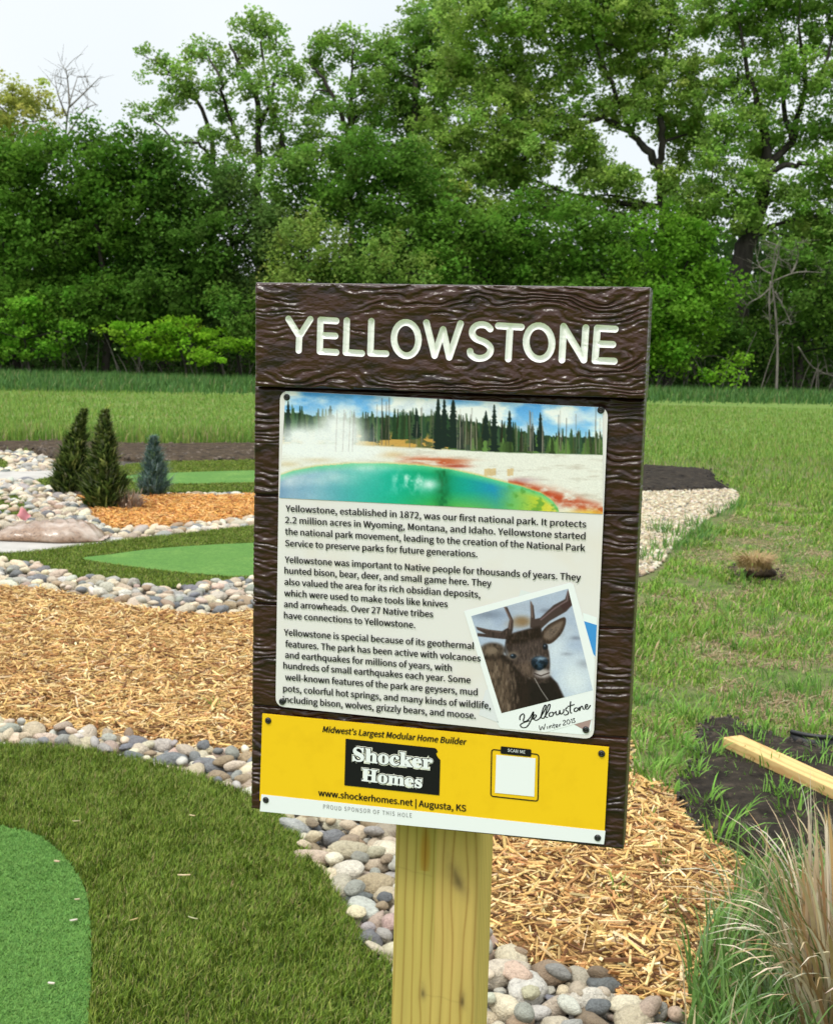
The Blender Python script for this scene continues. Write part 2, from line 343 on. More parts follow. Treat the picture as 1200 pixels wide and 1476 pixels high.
green_poly = gxy(np.concatenate([g1_edge, [(-500, 1640)]]))
fringe_poly = gxy(np.concatenate([f1_edge, [(640, 1700), (-500, 1700)]]))
rock1 = gxy(np.concatenate([r1_top, [(1000, 1560), (900, 1640)], f1_edge[::-1]]))
mulch1 = gxy(np.concatenate([r2_bot, lawn_l[1:], r1_top[::-1][1:]]))
fringe2 = gxy(np.concatenate([f2_up, f2_low[::-1]])); rock2 = gxy(np.concatenate([f2_low, [(800, 838)], r2_bot[::-1]]))
mulch2 = gxy(np.concatenate([m2_bot, m2_top])); rock3 = gxy(np.concatenate([m2_bot[2:], [(640, 742)], f2_up[::-1][6:-10]]))
rock4 = gxy(smooth([(-260, 697), (0, 697), (45, 699), (75, 710), (105, 716), (115, 730), (128, 745), (150, 768), (120, 776), (-60, 775), (-260, 776)], 3))
rock5 = gxy(smooth([(-260, 654), (0, 654), (40, 655), (80, 669), (90, 680), (40, 684), (-260, 685)], 3))
rock6 = gxy(A([(170, 722), (240, 716), (365, 713), (480, 711), (600, 706), (620, 712), (480, 716), (365, 719), (240, 721)]))
GP = {k: gxy(v) for k, v in dict(g2=g2, f3=f3, g3=g3, f4=f4, f5=f5, path1=path1, path2=path2, fabric=fabric_px, gravel=gravel_px, strip=soilstrip_px, soil2=soil2_px, clod=clodsoil_px).items()}
lawn_poly = gxy(np.concatenate([[(860, 660)], [(1700, 660), (1700, 1640), (1000, 1640)], lawn_l[::-1], [(860, 838)]]))
bed_poly = gxy(A([(-420, 655), (120, 655), (640, 660), (860, 700), (880, 850), (905, 1110), (1010, 1480), (1010, 1640), (-600, 1640)]))

o = mesh_obj('ground', A([(-900, -300, 0), (900, -300, 0), (900, 1500, 0), (-900, 1500, 0)]), A([(0, 1, 2, 3)]), M['meadow']); o['kind'] = 'structure'
sheet('bed_ground', bed_poly, .004, M['rock_base'])
sheet('lawn', lawn_poly, .006, M['lawn_base'])
sheet('soil_strip_ground', GP['strip'], .010, M['brown_soil'])
sheet('mulch_bed_ground', mulch1, .012, M['mulch_base']); sheet('mulch_bed_ground', mulch2, .012, M['mulch_base'])
sheet('concrete_path', GP['path1'], .035, M['concrete'], thick=.04); sheet('concrete_path', GP['path2'], .035, M['concrete'], thick=.04)
sheet('gravel_path', GP['gravel'], .012, M['gravel_base'])
sheet('bare_soil_ground', GP['soil2'], .014, M['soil'])
sheet('bare_soil_ground', GP['clod'], .014, M['brown_soil'])
for nm, P in (('turf_ground', fringe_poly), ('turf_ground', fringe2), ('turf_ground', GP['f3']), ('turf_ground', GP['f4']), ('turf_ground', GP['f5'])):
    sheet(nm, P, .030, M['turf_base'], thick=.03)
for P in (green_poly, GP['g2'], GP['g3']): sheet('putting_green', P, .036, M['green'], thick=.005)

# dark soil heap beyond the gravel and the turned soil strip: real low relief
def heap(name, poly, m, hgt, step, seed):
    lo, hi = poly.min(0), poly.max(0); nx, ny = (np.ceil((hi - lo) / step).astype(int) + 1)
    X, Y = np.meshgrid(np.linspace(lo[0], hi[0], nx), np.linspace(lo[1], hi[1], ny)); P = np.column_stack([X.ravel(), Y.ravel()])
    ins = inside(P, poly); e = np.where(ins, edge_dist(P, poly), 0)
    z = np.where(ins, hgt * (1 - np.exp(-e / (hgt * 1.6))) * (.55 + .9 * fbm(P[:, 0] * 3, P[:, 1] * 3, seed)) + .05 * hgt * vnoise(P[:, 0] * 25, P[:, 1] * 25, seed + 7), -.05) + .012
    i = np.arange(nx * ny).reshape(ny, nx); q = np.stack([i[:-1, :-1], i[:-1, 1:], i[1:, 1:], i[1:, :-1]], -1).reshape(-1, 4)
    q = q[ins[q].any(1)]
    o = mesh_obj(name, np.column_stack([P, z]), q, m, smooth_=True); o['kind'] = 'structure'; return o
heap('soil_heap_ground', GP['fabric'], M['soil'], .06, .05, 3)
heap('turned_soil_ground', GP['strip'], M['brown_soil'], .06, .09, 5)
heap('bare_soil_relief_ground', GP['soil2'], M['soil'], .03, .016, 9)

# ---------------------------------------------------------------- far meadow, tall grass, lawn, turf
def grass_obj(name, P, h, w, lean, col, z=0., segs=2, az=None, m='blade', droop=.35, rng=RNG):
    az = rng.rand(len(P)) * 2 * np.pi if az is None else az
    V, Fc, C = blades(np.column_stack([P, np.full(len(P), z)]), h, w, lean, az, col, segs, droop)
    o = mesh_obj(name, V, Fc, M[m], None, C); o['kind'] = 'stuff'; return o
wedge = lambda y0, y1, s=.42, b=.8: A([(-s * y0 - b, y0), (s * y0 + b, y0), (s * y1 + b, y1), (-s * y1 - b, y1)])
G_COL = [(.14, .26, .042), (.195, .31, .052), (.105, .21, .035), (.26, .30, .08), (.34, .29, .15)]
P = scatter(wedge(13, 42), 330, near=20, holes=[GP['strip'], GP['fabric'], GP['f3'], GP['gravel'], rock5, rock4, GP['f5'], GP['path2'], bed_poly])
n = len(P); nn = fbm(P[:, 0] * .5, P[:, 1] * .22, 21)
grass_obj('meadow_grass', P, (.05 + .09 * RNG.rand(n)) * (.6 + .8 * nn), .012 + .012 * RNG.rand(n), .5 * RNG.rand(n) + .15, mixcol(n, G_COL, [4, 4, 1.5, 2, .7]), segs=1)
# shaggy verge just beyond the soil strip and the tall grass in front of the trees
vp = gxy(A([(-300, 628), (370, 632), (600, 634), (600, 645), (365, 645), (180, 645), (80, 641), (-300, 642)]))
P = scatter(vp, 420); n = len(P)
grass_obj('verge_grass', P, .14 + .22 * RNG.rand(n), .012 + .01 * RNG.rand(n), .5 * RNG.rand(n), mixcol(n, G_COL, [4, 3, 2, 2, 1.2]))
P = scatter(wedge(40, 60, .40, 2), 70); P = P[P[:, 1] > 40 + .22 * P[:, 0] + 9 * fbm(P[:, 0] * .25, P[:, 1] * .05, 4) * RNG.rand(len(P)) ** .35]; n = len(P)
grass_obj('tall_grass', P, (.16 + .40 * RNG.rand(n)) * np.clip((P[:, 1] - 38 - .22 * P[:, 0]) / 9, .4, 1), .03 + .03 * RNG.rand(n), .6 * RNG.rand(n), mixcol(n, [(.075, .17, .045), (.10, .20, .045), (.055, .13, .035), (.2, .22, .09)], [4, 3, 2, .6]))
# lawn beside the sign: uneven tufts with bare spots and straw
holes = [GP['gravel'], gxy(gravel_px + A([0, 13])), GP['fabric'], mulch1]
P = scatter(lawn_poly, 15000, near=5.0); P = P[P[:, 1] < 16]
k = np.ones(len(P), bool)
for h_ in holes: k &= ~inside(P, h_)
for nm, keep in (('soil2', .30), ('clod', .7)): k &= ~(inside(P, GP[nm]) & (RNG.rand(len(P)) > keep * np.clip((fbm(P[:, 0] * 4, P[:, 1] * 4, 57) - .4) * 12, .15, 3)))
P = P[k]; tu = fbm(P[:, 0] * 2.6, P[:, 1] * 2.2, 31); P = P[RNG.rand(len(P)) < np.clip((tu - .33) * 4.0, .28, 1)]
n = len(P); tu = fbm(P[:, 0] * 2.6, P[:, 1] * 2.2, 31); big = fbm(P[:, 0] * 1.1, P[:, 1] * 1.0, 35)
hh = (.015 + .075 * RNG.rand(n) ** 2) * (.4 + 1.9 * np.clip(tu - .33, 0, 1)) * (.25 + 1.5 * big ** 1.5)
grass_obj('lawn_grass', P, hh, (.0028 + .0032 * RNG.rand(n)) * np.clip(P[:, 1] / 4.5, 1, 2.6), .25 + .6 * RNG.rand(n), mixcol(n, [(.16, .30, .04), (.215, .37, .052), (.112, .23, .034), (.30, .34, .085), (.44, .36, .2)], [4, 4, 2, 1.6, 1.3]), segs=3)
P = scatter(lawn_poly, 4200, near=5.0); P = P[P[:, 1] < 14]
for h_ in holes: P = P[~inside(P, h_)]
n = len(P); cl = fbm(P[:, 0] * 1.7, P[:, 1] * 1.7, 39); P = P[cl > .46]; n = len(P)
grass_obj('dry_thatch', P, .012 + .014 * RNG.rand(n), .003 + .004 * RNG.rand(n), 2 + 3 * RNG.rand(n), mixcol(n, [(.44, .34, .19), (.34, .24, .13), (.24, .17, .10), (.52, .44, .28)], [3, 3, 2, 1]), .006, 3, droop=.12)
def tuft(cx, cy, n, h, spread, cols, rng, wd=.005):
    b = ground(A([(cx, cy)]))[0]; a = rng.rand(n) * 6.283; rr = spread * np.sqrt(rng.rand(n))
    P = np.column_stack([b[0] + rr * np.cos(a), b[1] + rr * np.sin(a), np.full(n, .01)])
    return blades(P, h * (.45 + .55 * rng.rand(n)), wd * (.7 + .6 * rng.rand(n)), .15 + .75 * rng.rand(n), a + rng.randn(n) * .6, mixcol(n, cols, [1] * len(cols), rng=rng), 4, .45)
g = Geo()
for i in range(170):                                    # coarse tussocks where mown turf gives way
    cx, cy = RNG.uniform(905, 1260), RNG.uniform(740, 1125)
    if inside(ground(A([(cx, cy)]))[:, :2], GP['gravel'])[0] or inside(ground(A([(cx, cy)]))[:, :2], mulch1)[0]: continue
    g.add(*tuft(cx, cy, 16, RNG.uniform(.05, .13), .06, [(.14, .28, .045), (.19, .35, .065), (.10, .22, .045)], RNG, .0055))
for cx, cy in [(950, 770), (975, 775), (1000, 762), (1020, 770), (930, 810), (1035, 745), (1010, 780), (960, 795), (990, 790), (1060, 735)]:
    g.add(*tuft(cx, cy, 50, .19, .13, [(.12, .25, .045), (.16, .3, .065), (.09, .2, .055)], RNG, .008))
for cx, cy in [(930, 1090), (945, 1060), (965, 1110), (920, 1120), (985, 1040), (1000, 1130), (1065, 1085), (960, 1150), (1010, 1170), (1050, 1195), (1085, 1225), (1140, 1190), (1145, 1165), (1020, 1100), (1110, 1120), (985, 1085), (1035, 1225), (1100, 1060), (1160, 1060), (940, 1130), (975, 1075), (1130, 1160)]:
    g.add(*tuft(cx, cy, 24, RNG.uniform(.07, .18), .05, [(.17, .34, .05), (.23, .40, .08), (.13, .27, .045)], RNG, .0065))
for i in range(70):
    cx, cy = RNG.uniform(985, 1290), RNG.uniform(1050, 1240); q = ground(A([(cx, cy)]))[:, :2]
    if inside(q, GP['soil2'])[0] and fbm(q[0, 0] * 4, q[0, 1] * 4, 58) > .44: g.add(*tuft(cx, cy, 12, RNG.uniform(.04, .13), .05, [(.16, .33, .05), (.22, .39, .08), (.12, .25, .045)], RNG, .005))
for cx, cy in [(960, 1260), (965, 1330), (905, 1155), (930, 1200), (310, 1032), (885, 1300)]:
    g.add(*tuft(cx, cy, 14, .09, .03, [(.16, .32, .05), (.22, .36, .09)], RNG, .0045))
o = g.build('tussock_grass', M['blade']); o['kind'] = 'stuff'
# weeds and long grass at the bottom edge of the bed
weed_px = A([(990, 1400), (1020, 1350), (1060, 1300), (1110, 1280), (1280, 1260), (1330, 1700), (980, 1700), (985, 1500)])
P = scatter(gxy(weed_px), 2600); n = len(P)
grass_obj('weedy_grass', P, (.07 + .20 * RNG.rand(n)) * (.55 + .9 * fbm(P[:, 0] * 5, P[:, 1] * 5, 66)), .004 + .005 * RNG.rand(n), .2 + .6 * RNG.rand(n), mixcol(n, [(.12, .23, .055), (.17, .29, .08), (.2, .31, .14), (.42, .36, .22)], [4, 3, 2, 1]), segs=4)

T_COL = [(.118, .185, .018), (.165, .24, .028), (.075, .125, .013), (.25, .29, .06), (.26, .23, .09)]
def turf(poly, dens, h, w, holes, wts, seed):
    rng = np.random.RandomState(seed); P = scatter(poly, dens, rng, holes); n = len(P)
    az = fbm(P[:, 0] * 9, P[:, 1] * 9, seed) * 14 + rng.randn(n) * 1.7
    cl = fbm(P[:, 0] * 48, P[:, 1] * 48, seed + 3)
    return grass_obj('artificial_turf', P, h * (.6 + .4 * rng.rand(n)) * (.72 + .55 * cl), w * (.8 + .4 * rng.rand(n)), .15 + .6 * rng.rand(n), mixcol(n, T_COL, wts, rng=rng), .028, 2, az, 'turf', .4, rng)
near_fringe = gxy(np.concatenate([f1_edge, [(640, 1560), (-160, 1560)], [(-200, 1070)]]))
turf(near_fringe, 42000, .036, .0028, [green_poly], [4, 3, 2.5, 2, .9], 41)
turf(fringe2, 11000, .028, .005, [GP['g2']], [4, 3, 2, 2, .6], 43)
turf(GP['f3'], 4200, .032, .009, [GP['g3']], [4, 3, 2, 2, .5], 44)
turf(GP['f4'], 5000, .032, .008, [], [4, 3, 2, 2, .5], 45); turf(GP['f5'], 3000, .032, .01, [], [4, 3, 2, 2, .5], 46)
gn = gxy(np.concatenate([g1_edge[16:], [(-160, 1560), (-200, 1190)]])); P = scatter(gn, 75000); n = len(P)
grass_obj('green_pile', P, .007 + .004 * RNG.rand(n), .0028 * np.ones(n), .5 + .8 * RNG.rand(n), mixcol(n, [(.135, .28, .06), (.175, .33, .08), (.095, .21, .045)], [3, 2, 2], .1), .036, 1)

# ---------------------------------------------------------------- wood chips
def chips(name, poly, dens, lr, wr, cols, wts, seed, zmax=.03, near=None, holes=()):
    rng = np.random.RandomState(seed); P = scatter(poly, dens, rng, holes, near); n = len(P)
    e = np.clip(edge_dist(P, poly) / .10, 0, 1)
    Z = .013 + e * (zmax * rng.rand(n) + .03 * fbm(P[:, 0] * 3, P[:, 1] * 3, seed))
    ln = lr[0] + (lr[1] - lr[0]) * rng.rand(n) ** 2; wd = wr[0] + (wr[1] - wr[0]) * rng.rand(n) ** 1.6; th = wd * (.25 + .35 * rng.rand(n))
    t0, t1 = .25 + .7 * rng.rand(n), .15 + .7 * rng.rand(n); bend = rng.randn(n) * .10 * ln
    sx = A([-1, -1, -1, -1, 1, 1, 1, 1]) * .5; sy = A([-1, 1, 1, -1] * 2) * .5; sz = A([-1, -1, 1, 1] * 2) * .5
    tp = np.where(sx[None] < 0, t0[:, None], t1[:, None])
    x = sx[None] * ln[:, None]; y = sy[None] * wd[:, None] * tp + np.where(sx[None] > 0, bend[:, None], 0); z = sz[None] * th[:, None]
    yaw, pit, rol = rng.rand(n) * 6.283, rng.randn(n) * .27, rng.randn(n) * .7
    c, s = np.cos(rol)[:, None], np.sin(rol)[:, None]; y, z = y * c - z * s, y * s + z * c
    c, s = np.cos(pit)[:, None], np.sin(pit)[:, None]; x, z = x * c - z * s, x * s + z * c
    c, s = np.cos(yaw)[:, None], np.sin(yaw)[:, None]; x, y = x * c - y * s, x * s + y * c
    V = np.stack([x + P[:, :1], y + P[:, 1:], z + Z[:, None]], -1).reshape(-1, 3)
    q = A([(0, 1, 2, 3), (7, 6, 5, 4), (0, 4, 5, 1), (1, 5, 6, 2), (2, 6, 7, 3), (3, 7, 4, 0)])
    Fc = (np.arange(n)[:, None, None] * 8 + q[None]).reshape(-1, 4)
    o = mesh_obj(name, V, Fc, M['chip'], None, np.repeat(mixcol(n, cols, wts, .13, rng), 8, 0)); o['kind'] = 'stuff'; return o
CH = [(.70, .48, .19), (.78, .58, .28), (.57, .35, .13), (.41, .21, .08), (.86, .69, .42), (.15, .07, .03)]
mnear = gxy(np.concatenate([[(700, 1060), (905, 1100)], lawn_l[3:], r1_top[::-1][1:56]])); mfar = mulch1
chips('wood_chip_mulch', mulch1, 5200, (.02, .10), (.0032, .0135), CH, [3.6, 2.2, 3, 2.7, .8, 1.6], 51, near=5.2)
g_ = chips('fresh_wood_chip_mulch', mulch2, 2800, (.03, .10), (.007, .018), [(.66, .34, .09), (.74, .46, .17), (.50, .21, .055), (.32, .12, .04)], [4, 2.5, 2, .8], 53)

# ---------------------------------------------------------------- river rocks
CLS = [('grey', (.36, .35, .305), 4.2), ('pale tan', (.56, .475, .335), 4.8), ('pinkish', (.46, .35, .27), 1.3), ('whitish', (.56, .53, .45), 1.3), ('dark slate', (.17, .175, .175), 2), ('brown', (.32, .24, .155), 2), ('buff', (.58, .50, .375), 2.8)]
def pack(poly, sizes, tries, rng, tight=.80):
    lo, hi = poly.min(0), poly.max(0); P = np.zeros((0, 2)); Rr = np.zeros(0)
    area = .5 * abs(np.dot(poly[:, 0], np.roll(poly[:, 1], 1)) - np.dot(poly[:, 1], np.roll(poly[:, 0], 1)))
    for r in sizes:
        C = lo + rng.rand(int(tries * np.prod(hi - lo) / (r * r)), 2) * (hi - lo); C = C[inside(C, poly)]
        for c in C:
            if len(P) == 0 or (((P - c) ** 2).sum(1) > ((Rr + r) * tight) ** 2).all():
                P = np.vstack([P, c]); Rr = np.append(Rr, r * rng.uniform(.88, 1.08))
    return P, Rr
SIGN_PX = A([(358, 400), (945, 405), (905, 1230), (706, 1212), (697, 1500), (560, 1500), (566, 1195), (358, 1170)])
ROCKS = []
def rocks(poly, sizes, tries, where, seed, two=True, z0=.0):
    rng = np.random.RandomState(seed)
    P, Rr = pack(poly, sizes, tries, rng); ok = ~np.any([inside(P, GP[k]) for k in ('path1', 'path2', 'f4', 'f5', 'f3')], 0); P, Rr = P[ok], Rr[ok]
    for p, r in zip(P, Rr): ROCKS.append([p[0], p[1], z0 + r * .42, r, rng.randint(1 << 30), where])
    if two:
        P2, R2 = pack(poly, [s * .8 for s in sizes[1:4]], tries * .10, rng, 1.0)
        for p, r in zip(P2, R2): ROCKS.append([p[0], p[1], z0 + r * .42 + .032, r, rng.randint(1 << 30), where])
rocks(rock1, [.050, .038, .032, .027, .022, .018, .014], .7, 'near', 61)
rocks(rock2, [.062, .048, .039, .032, .026, .020], .5, 'middle', 62)
rocks(rock3, [.055, .043, .034, .027], .5, 'far', 63, False); rocks(rock4, [.07, .055, .043, .034, .028], .45, 'far', 64)
rocks(rock5, [.06, .048, .04, .032], .45, 'far', 65, False); rocks(rock6, [.05, .04, .032], .45, 'far', 66, False)
shapes = [mesh_obj('river_rock', *rock_shape(900 + i), M['rock'], data_only=True, smooth_=True) for i in range(16)]
low = [rock_shape(900 + i, 2) for i in range(16)]
def shown(x, y, z, r):
    p = proj(A([x, y, z])); m = r * F / y
    return -m < p[0] < 1200 + m and -m < p[1] < 1476 + m and not inside(p[None], SIGN_PX)[0]
order = sorted(range(len(ROCKS)), key=lambda i: -(ROCKS[i][3] / ROCKS[i][1] if shown(*ROCKS[i][:4]) else 0))
solo = set(order[:296])
gs = Geo(); place_words = {}
for i, (x, y, z, r, sd_, where) in enumerate(ROCKS):
    rr = np.random.RandomState(sd_); ci = rr.choice(len(CLS), p=np.array([c[2] for c in CLS]) / sum(c[2] for c in CLS)); nm, cc, _ = CLS[ci]
    cc = np.clip(A(cc) * (1 + .16 * rr.randn()) * (1 + .03 * rr.randn(3)), .03, .8); sh = rr.randint(16); e = (rr.randn() * .25, rr.randn() * .25, rr.rand() * 6.283)
    if i in solo:
        o = bpy.data.objects.new('river_rock', shapes[sh]); COL.objects.link(o); o.location = (x, y, z); o.rotation_euler = e; o.scale = (r,) * 3; o.color = (*cc, 1)
        p = proj(A([x, y, z])); size = 'large' if r > .045 else 'medium' if r > .032 else 'small'
        vx = low[sh][0]; ratio = np.ptp(vx[:, 0]) / np.ptp(vx[:, 1]); form = 'long oval' if ratio > 1.45 else 'oval' if ratio > 1.2 else 'rounded'
        if where == 'near':
            if p[0] > 690: spot = 'below chips beside the post'
            elif p[0] > 400: spot = 'between the turf and the post'
            elif p[0] > 230: spot = 'between chips and turf beside board'
            elif p[0] > 110: spot = 'between chips and turf, midway'
            else: spot = 'between chips and turf, outer end'
            ed = edge_dist(A([(x, y)]), gxy(f1_edge))[0]; spot += ', touching turf' if ed < .07 else ', off the turf'
        else:
            spot = 'before the second green' if where == 'middle' else 'behind the mulch bag'
            spot += ', near the board' if p[0] > 240 else ', midway along' if p[0] > 110 else ', at its outer end'
        tag(o, f'{size} {nm} {form} river rock {spot}', 'rock', f'{size} {nm} {form} river rocks {spot}')
    else:
        V, Fc = low[sh]; gs.add(V * r @ euler(*e).T + A([x, y, z]), Fc, cc)
o = gs.build('river_rock_border', M['pebble'], smooth_=True); o['kind'] = 'stuff'
# gravel path stones
gs = Geo(); P = scatter(GP['gravel'], 1300); V0, F0 = ico(1)
cc = mixcol(len(P), [(.50, .42, .28), (.34, .28, .18), (.58, .52, .40), (.20, .18, .14), (.42, .32, .20)], [4, 3, 3, 1.5, 1.2])
for p, c in zip(P, cc): gs.add(V0 * A([1, .8, .6]) * RNG.uniform(.014, .028) @ euler(*RNG.randn(3) * .5).T + A([p[0], p[1], .018]), F0, c)
o = gs.build('path_gravel', M['pebble'], smooth_=True); o['kind'] = 'stuff'
gs = Geo()                                              # crumbs of turned soil
for key, nden, c0 in (('strip', 60, (.10, .075, .055)), ('soil2', 2600, (.045, .036, .028)), ('clod', 250, (.08, .06, .045)), ('fabric', 120, (.028, .023, .02))):
    P = scatter(GP[key], nden)
    for p in P: gs.add(V0 * A([1, 1, .6]) * RNG.uniform(.003, .014) * (3 if key == 'strip' else 1.5 if key == 'fabric' else 1) @ euler(*RNG.randn(3)).T + A([p[0], p[1], .018 + .012 * RNG.rand() + (.03 if key in ('strip', 'fabric') else 0)]), F0, A(c0) * RNG.uniform(.6, 1.5))
o = gs.build('crumbled_soil', M['pebble']); o['kind'] = 'stuff'
# ---------------------------------------------------------------- trees
def tree(name, label, cat, group, base_px, Y, blobs, col, size=.19, dens=1.0, limbs=(), bark='bark', up=.45, seed=1, trunk_r=.22, flat=.75, clump=.55, dz=1.6, twig=True):
    rng = np.random.RandomState(seed); s = Y / F
    B = base_at(base_px, Y); root = empty(name, B); tag(root, label, cat, group)
    tg = Geo(); spine = []; back = group == gt
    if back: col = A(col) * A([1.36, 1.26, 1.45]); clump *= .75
    if limbs:
        for li, lm in enumerate(limbs):
            p = A([at(q[0], q[1], Y + (rng.uniform(-1.2, 1.2) if li else 0) * min(1, k / 2)) for k, q in enumerate(lm)]); r = A([q[2] for q in lm]) * s
            if li == 0: p = np.vstack([B, p]); r = np.r_[r[0] * 1.25, r]
            pp = np.column_stack([smooth(p, 5, False), np.interp(np.linspace(0, 1, (len(p) - 1) * 5 + 1), np.linspace(0, 1, len(p)), r)])
            pp[1:-1, :3] += rng.randn(len(pp) - 2, 3) * .05
            tg.add(*tube(pp[:, :3], pp[:, 3], 7)); spine.append(pp)
    else:
        cxm = np.mean([b[0] for b in blobs]); top = min(b[1] for b in blobs); ym = .55 * top + .45 * max(b[1] for b in blobs)
        p = A([B, B * .6 + at(cxm, ym, Y) * .4, at(cxm, ym, Y)]); p[1, :2] += rng.randn(2) * .3
        pp = smooth(p, 6, False); pp = np.column_stack([pp, np.linspace(trunk_r, trunk_r * .45, len(pp))]); tg.add(*tube(pp[:, :3], pp[:, 3], 7)); spine.append(pp)
    sp = np.vstack(spine); LV, LC = [], []
    for (cx, cy, rx, ry) in blobs:
        c = at(cx, cy, Y + rng.uniform(-dz, dz)); rx_, rz_ = rx * s, ry * s; ryy = .5 * (rx_ + rz_) * .95
        lower = sp[sp[:, 2] < c[2] + .2]; lower = lower if len(lower) else sp
        a = lower[np.argmin(((lower[:, :3] - c) ** 2).sum(1) + .6 * np.maximum(0, lower[:, 2] - c[2] + 1) ** 2)]
        mid = (a[:3] + c) / 2 + A([rng.randn() * .25, rng.randn() * .25, .12 * np.linalg.norm(c - a[:3])])
        br = smooth(A([a[:3], mid, c]), 5, False); r0 = min(a[3] * .6, .035 + .018 * np.linalg.norm(c - a[:3])); tg.add(*tube(br, np.linspace(r0, .02, len(br)), 5))
        K = max(3, int(dens * rx_ * rz_ * (23 if back else 14)))
        d = rng.randn(K, 3); d /= np.linalg.norm(d, axis=1)[:, None]; q = d * (rng.rand(K, 1) ** .45) * A([rx_, ryy, rz_]) + c
        if twig:
            for k in range(0, K, 3):
                m_ = (c + q[k]) / 2 + rng.randn(3) * .12; tg.add(*tube(A([c, m_, q[k]]), [.022, .014, .006], 3))
        nl = rng.randint(36, 78, K); ci = np.repeat(np.arange(K), nl); n = len(ci)
        bd = rng.randn(n, 3); bd /= np.linalg.norm(bd, axis=1)[:, None]; lp = q[ci] + bd * rng.rand(n, 1) ** .42 * A([clump, clump, clump * flat]) * 1.25 * (.55 + .9 * rng.rand(K))[ci][:, None]
        cc = A(col) * A([1.34, 1.34, .95]) * (1 + .15 * rng.randn(K, 1))[ci] * (1 + .10 * rng.randn(n, 1)) * (1 + .05 * rng.randn(K, 3))[ci]
        lp[:, 2] = np.maximum(lp[:, 2], .15); LV.append(lp); LC.append(np.clip(cc, .004, .6))
    tg.build('trunk', M[bark], root, True, B)
    LP, LC = np.vstack(LV), np.vstack(LC); V, Fc, C = leaves(LP - B, size * (.95 if back else 1.15), LC, up, rng); mesh_obj('crown', V, Fc, M['leaf'], root, C)
    return root
MID, DARK, PALE, BRIGHT, YEL = (.11, .21, .04), (.075, .165, .027), (.165, .27, .068), (.17, .33, .03), (.20, .235, .062)
gb, gm, gt = 'bushes at the wood edge', 'dark trees at the wood edge', 'tall trees behind the wood edge'
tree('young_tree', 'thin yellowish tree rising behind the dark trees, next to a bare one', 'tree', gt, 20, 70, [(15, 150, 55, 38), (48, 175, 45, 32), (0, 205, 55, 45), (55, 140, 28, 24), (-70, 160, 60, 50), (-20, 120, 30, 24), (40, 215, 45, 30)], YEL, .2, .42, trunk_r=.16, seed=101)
def bare(name, label, base_px, Y, paths, m, seed, group=None, cat='tree', kids=5, r0=2.2):
    rng = np.random.RandomState(seed); s = Y / F; B = base_at(base_px, Y); root = empty(name, B); tag(root, label, cat, group); g = Geo()
    for li, lm in enumerate(paths):
        p = A([at(x, y, Y + rng.uniform(-.6, .6) * (k > 0)) for k, (x, y) in enumerate(lm)])
        if li == 0: p = np.vstack([B, p])
        pp = smooth(p, 4, False); r = np.linspace(r0 if li == 0 else r0 * .6, .45, len(pp)) * s; g.add(*tube(pp, r, 6))
        for k in range(kids):
            i = rng.randint(len(pp) // 3, len(pp)); d = rng.randn(3) * A([1, .8, .7]) + A([0, 0, .7]); d /= np.linalg.norm(d); ln = rng.uniform(10, 34) * s
            e = pp[i] + d * ln; g.add(*tube(smooth(A([pp[i], pp[i] + d * ln * .5 + rng.randn(3) * .08 * ln, e]), 3, False), np.linspace(.55, .22, 7) * s, 4))
            for q in range(2): g.add(*tube(A([pp[i] + d * ln * .5, e + rng.randn(3) * .45 * ln]), A([.3, .16]) * s, 3))
    g.build('trunk', M[m], root, True, B); return root
bare('bare_tree', 'leafless grey tree standing out against the sky', 92, 69, [[(92, 260), (95, 190), (100, 150), (112, 110)], [(97, 170), (85, 140), (80, 118)], [(99, 155), (125, 130), (143, 112)], [(94, 200), (120, 160), (138, 150)], [(100, 150), (98, 120), (95, 98)]], 'pale_bark', 5, gt, kids=7, r0=2.6)
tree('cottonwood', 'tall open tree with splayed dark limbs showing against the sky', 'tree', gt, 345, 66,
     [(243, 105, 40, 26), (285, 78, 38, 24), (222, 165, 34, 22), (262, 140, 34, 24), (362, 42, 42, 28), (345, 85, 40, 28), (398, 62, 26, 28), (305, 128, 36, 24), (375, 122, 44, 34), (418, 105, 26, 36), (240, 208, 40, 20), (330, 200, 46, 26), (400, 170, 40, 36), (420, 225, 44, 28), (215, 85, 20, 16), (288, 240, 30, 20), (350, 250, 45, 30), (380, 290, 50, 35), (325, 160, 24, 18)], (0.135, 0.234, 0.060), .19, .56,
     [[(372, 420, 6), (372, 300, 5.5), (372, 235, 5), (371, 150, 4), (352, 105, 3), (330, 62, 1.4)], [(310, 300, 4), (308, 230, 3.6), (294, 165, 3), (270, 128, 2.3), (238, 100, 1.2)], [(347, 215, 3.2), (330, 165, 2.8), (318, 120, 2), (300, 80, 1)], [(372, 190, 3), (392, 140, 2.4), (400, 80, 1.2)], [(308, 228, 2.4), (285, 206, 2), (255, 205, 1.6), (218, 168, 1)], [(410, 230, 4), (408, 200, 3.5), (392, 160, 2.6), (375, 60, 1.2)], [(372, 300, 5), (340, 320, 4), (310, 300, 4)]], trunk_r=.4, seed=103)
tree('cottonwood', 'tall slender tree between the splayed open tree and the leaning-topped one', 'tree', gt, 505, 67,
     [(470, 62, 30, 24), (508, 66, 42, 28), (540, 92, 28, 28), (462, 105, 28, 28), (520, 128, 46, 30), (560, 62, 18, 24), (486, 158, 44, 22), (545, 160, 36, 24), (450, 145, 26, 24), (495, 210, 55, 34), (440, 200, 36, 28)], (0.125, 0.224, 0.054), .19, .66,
     [[(506, 400, 5), (505, 260, 4.5), (503, 195, 4), (480, 140, 3), (462, 108, 2.2), (446, 92, 1.2)], [(505, 190, 2.6), (520, 160, 2), (545, 150, 1.4)], [(503, 180, 2.4), (505, 120, 2), (508, 70, 1)]], seed=104)
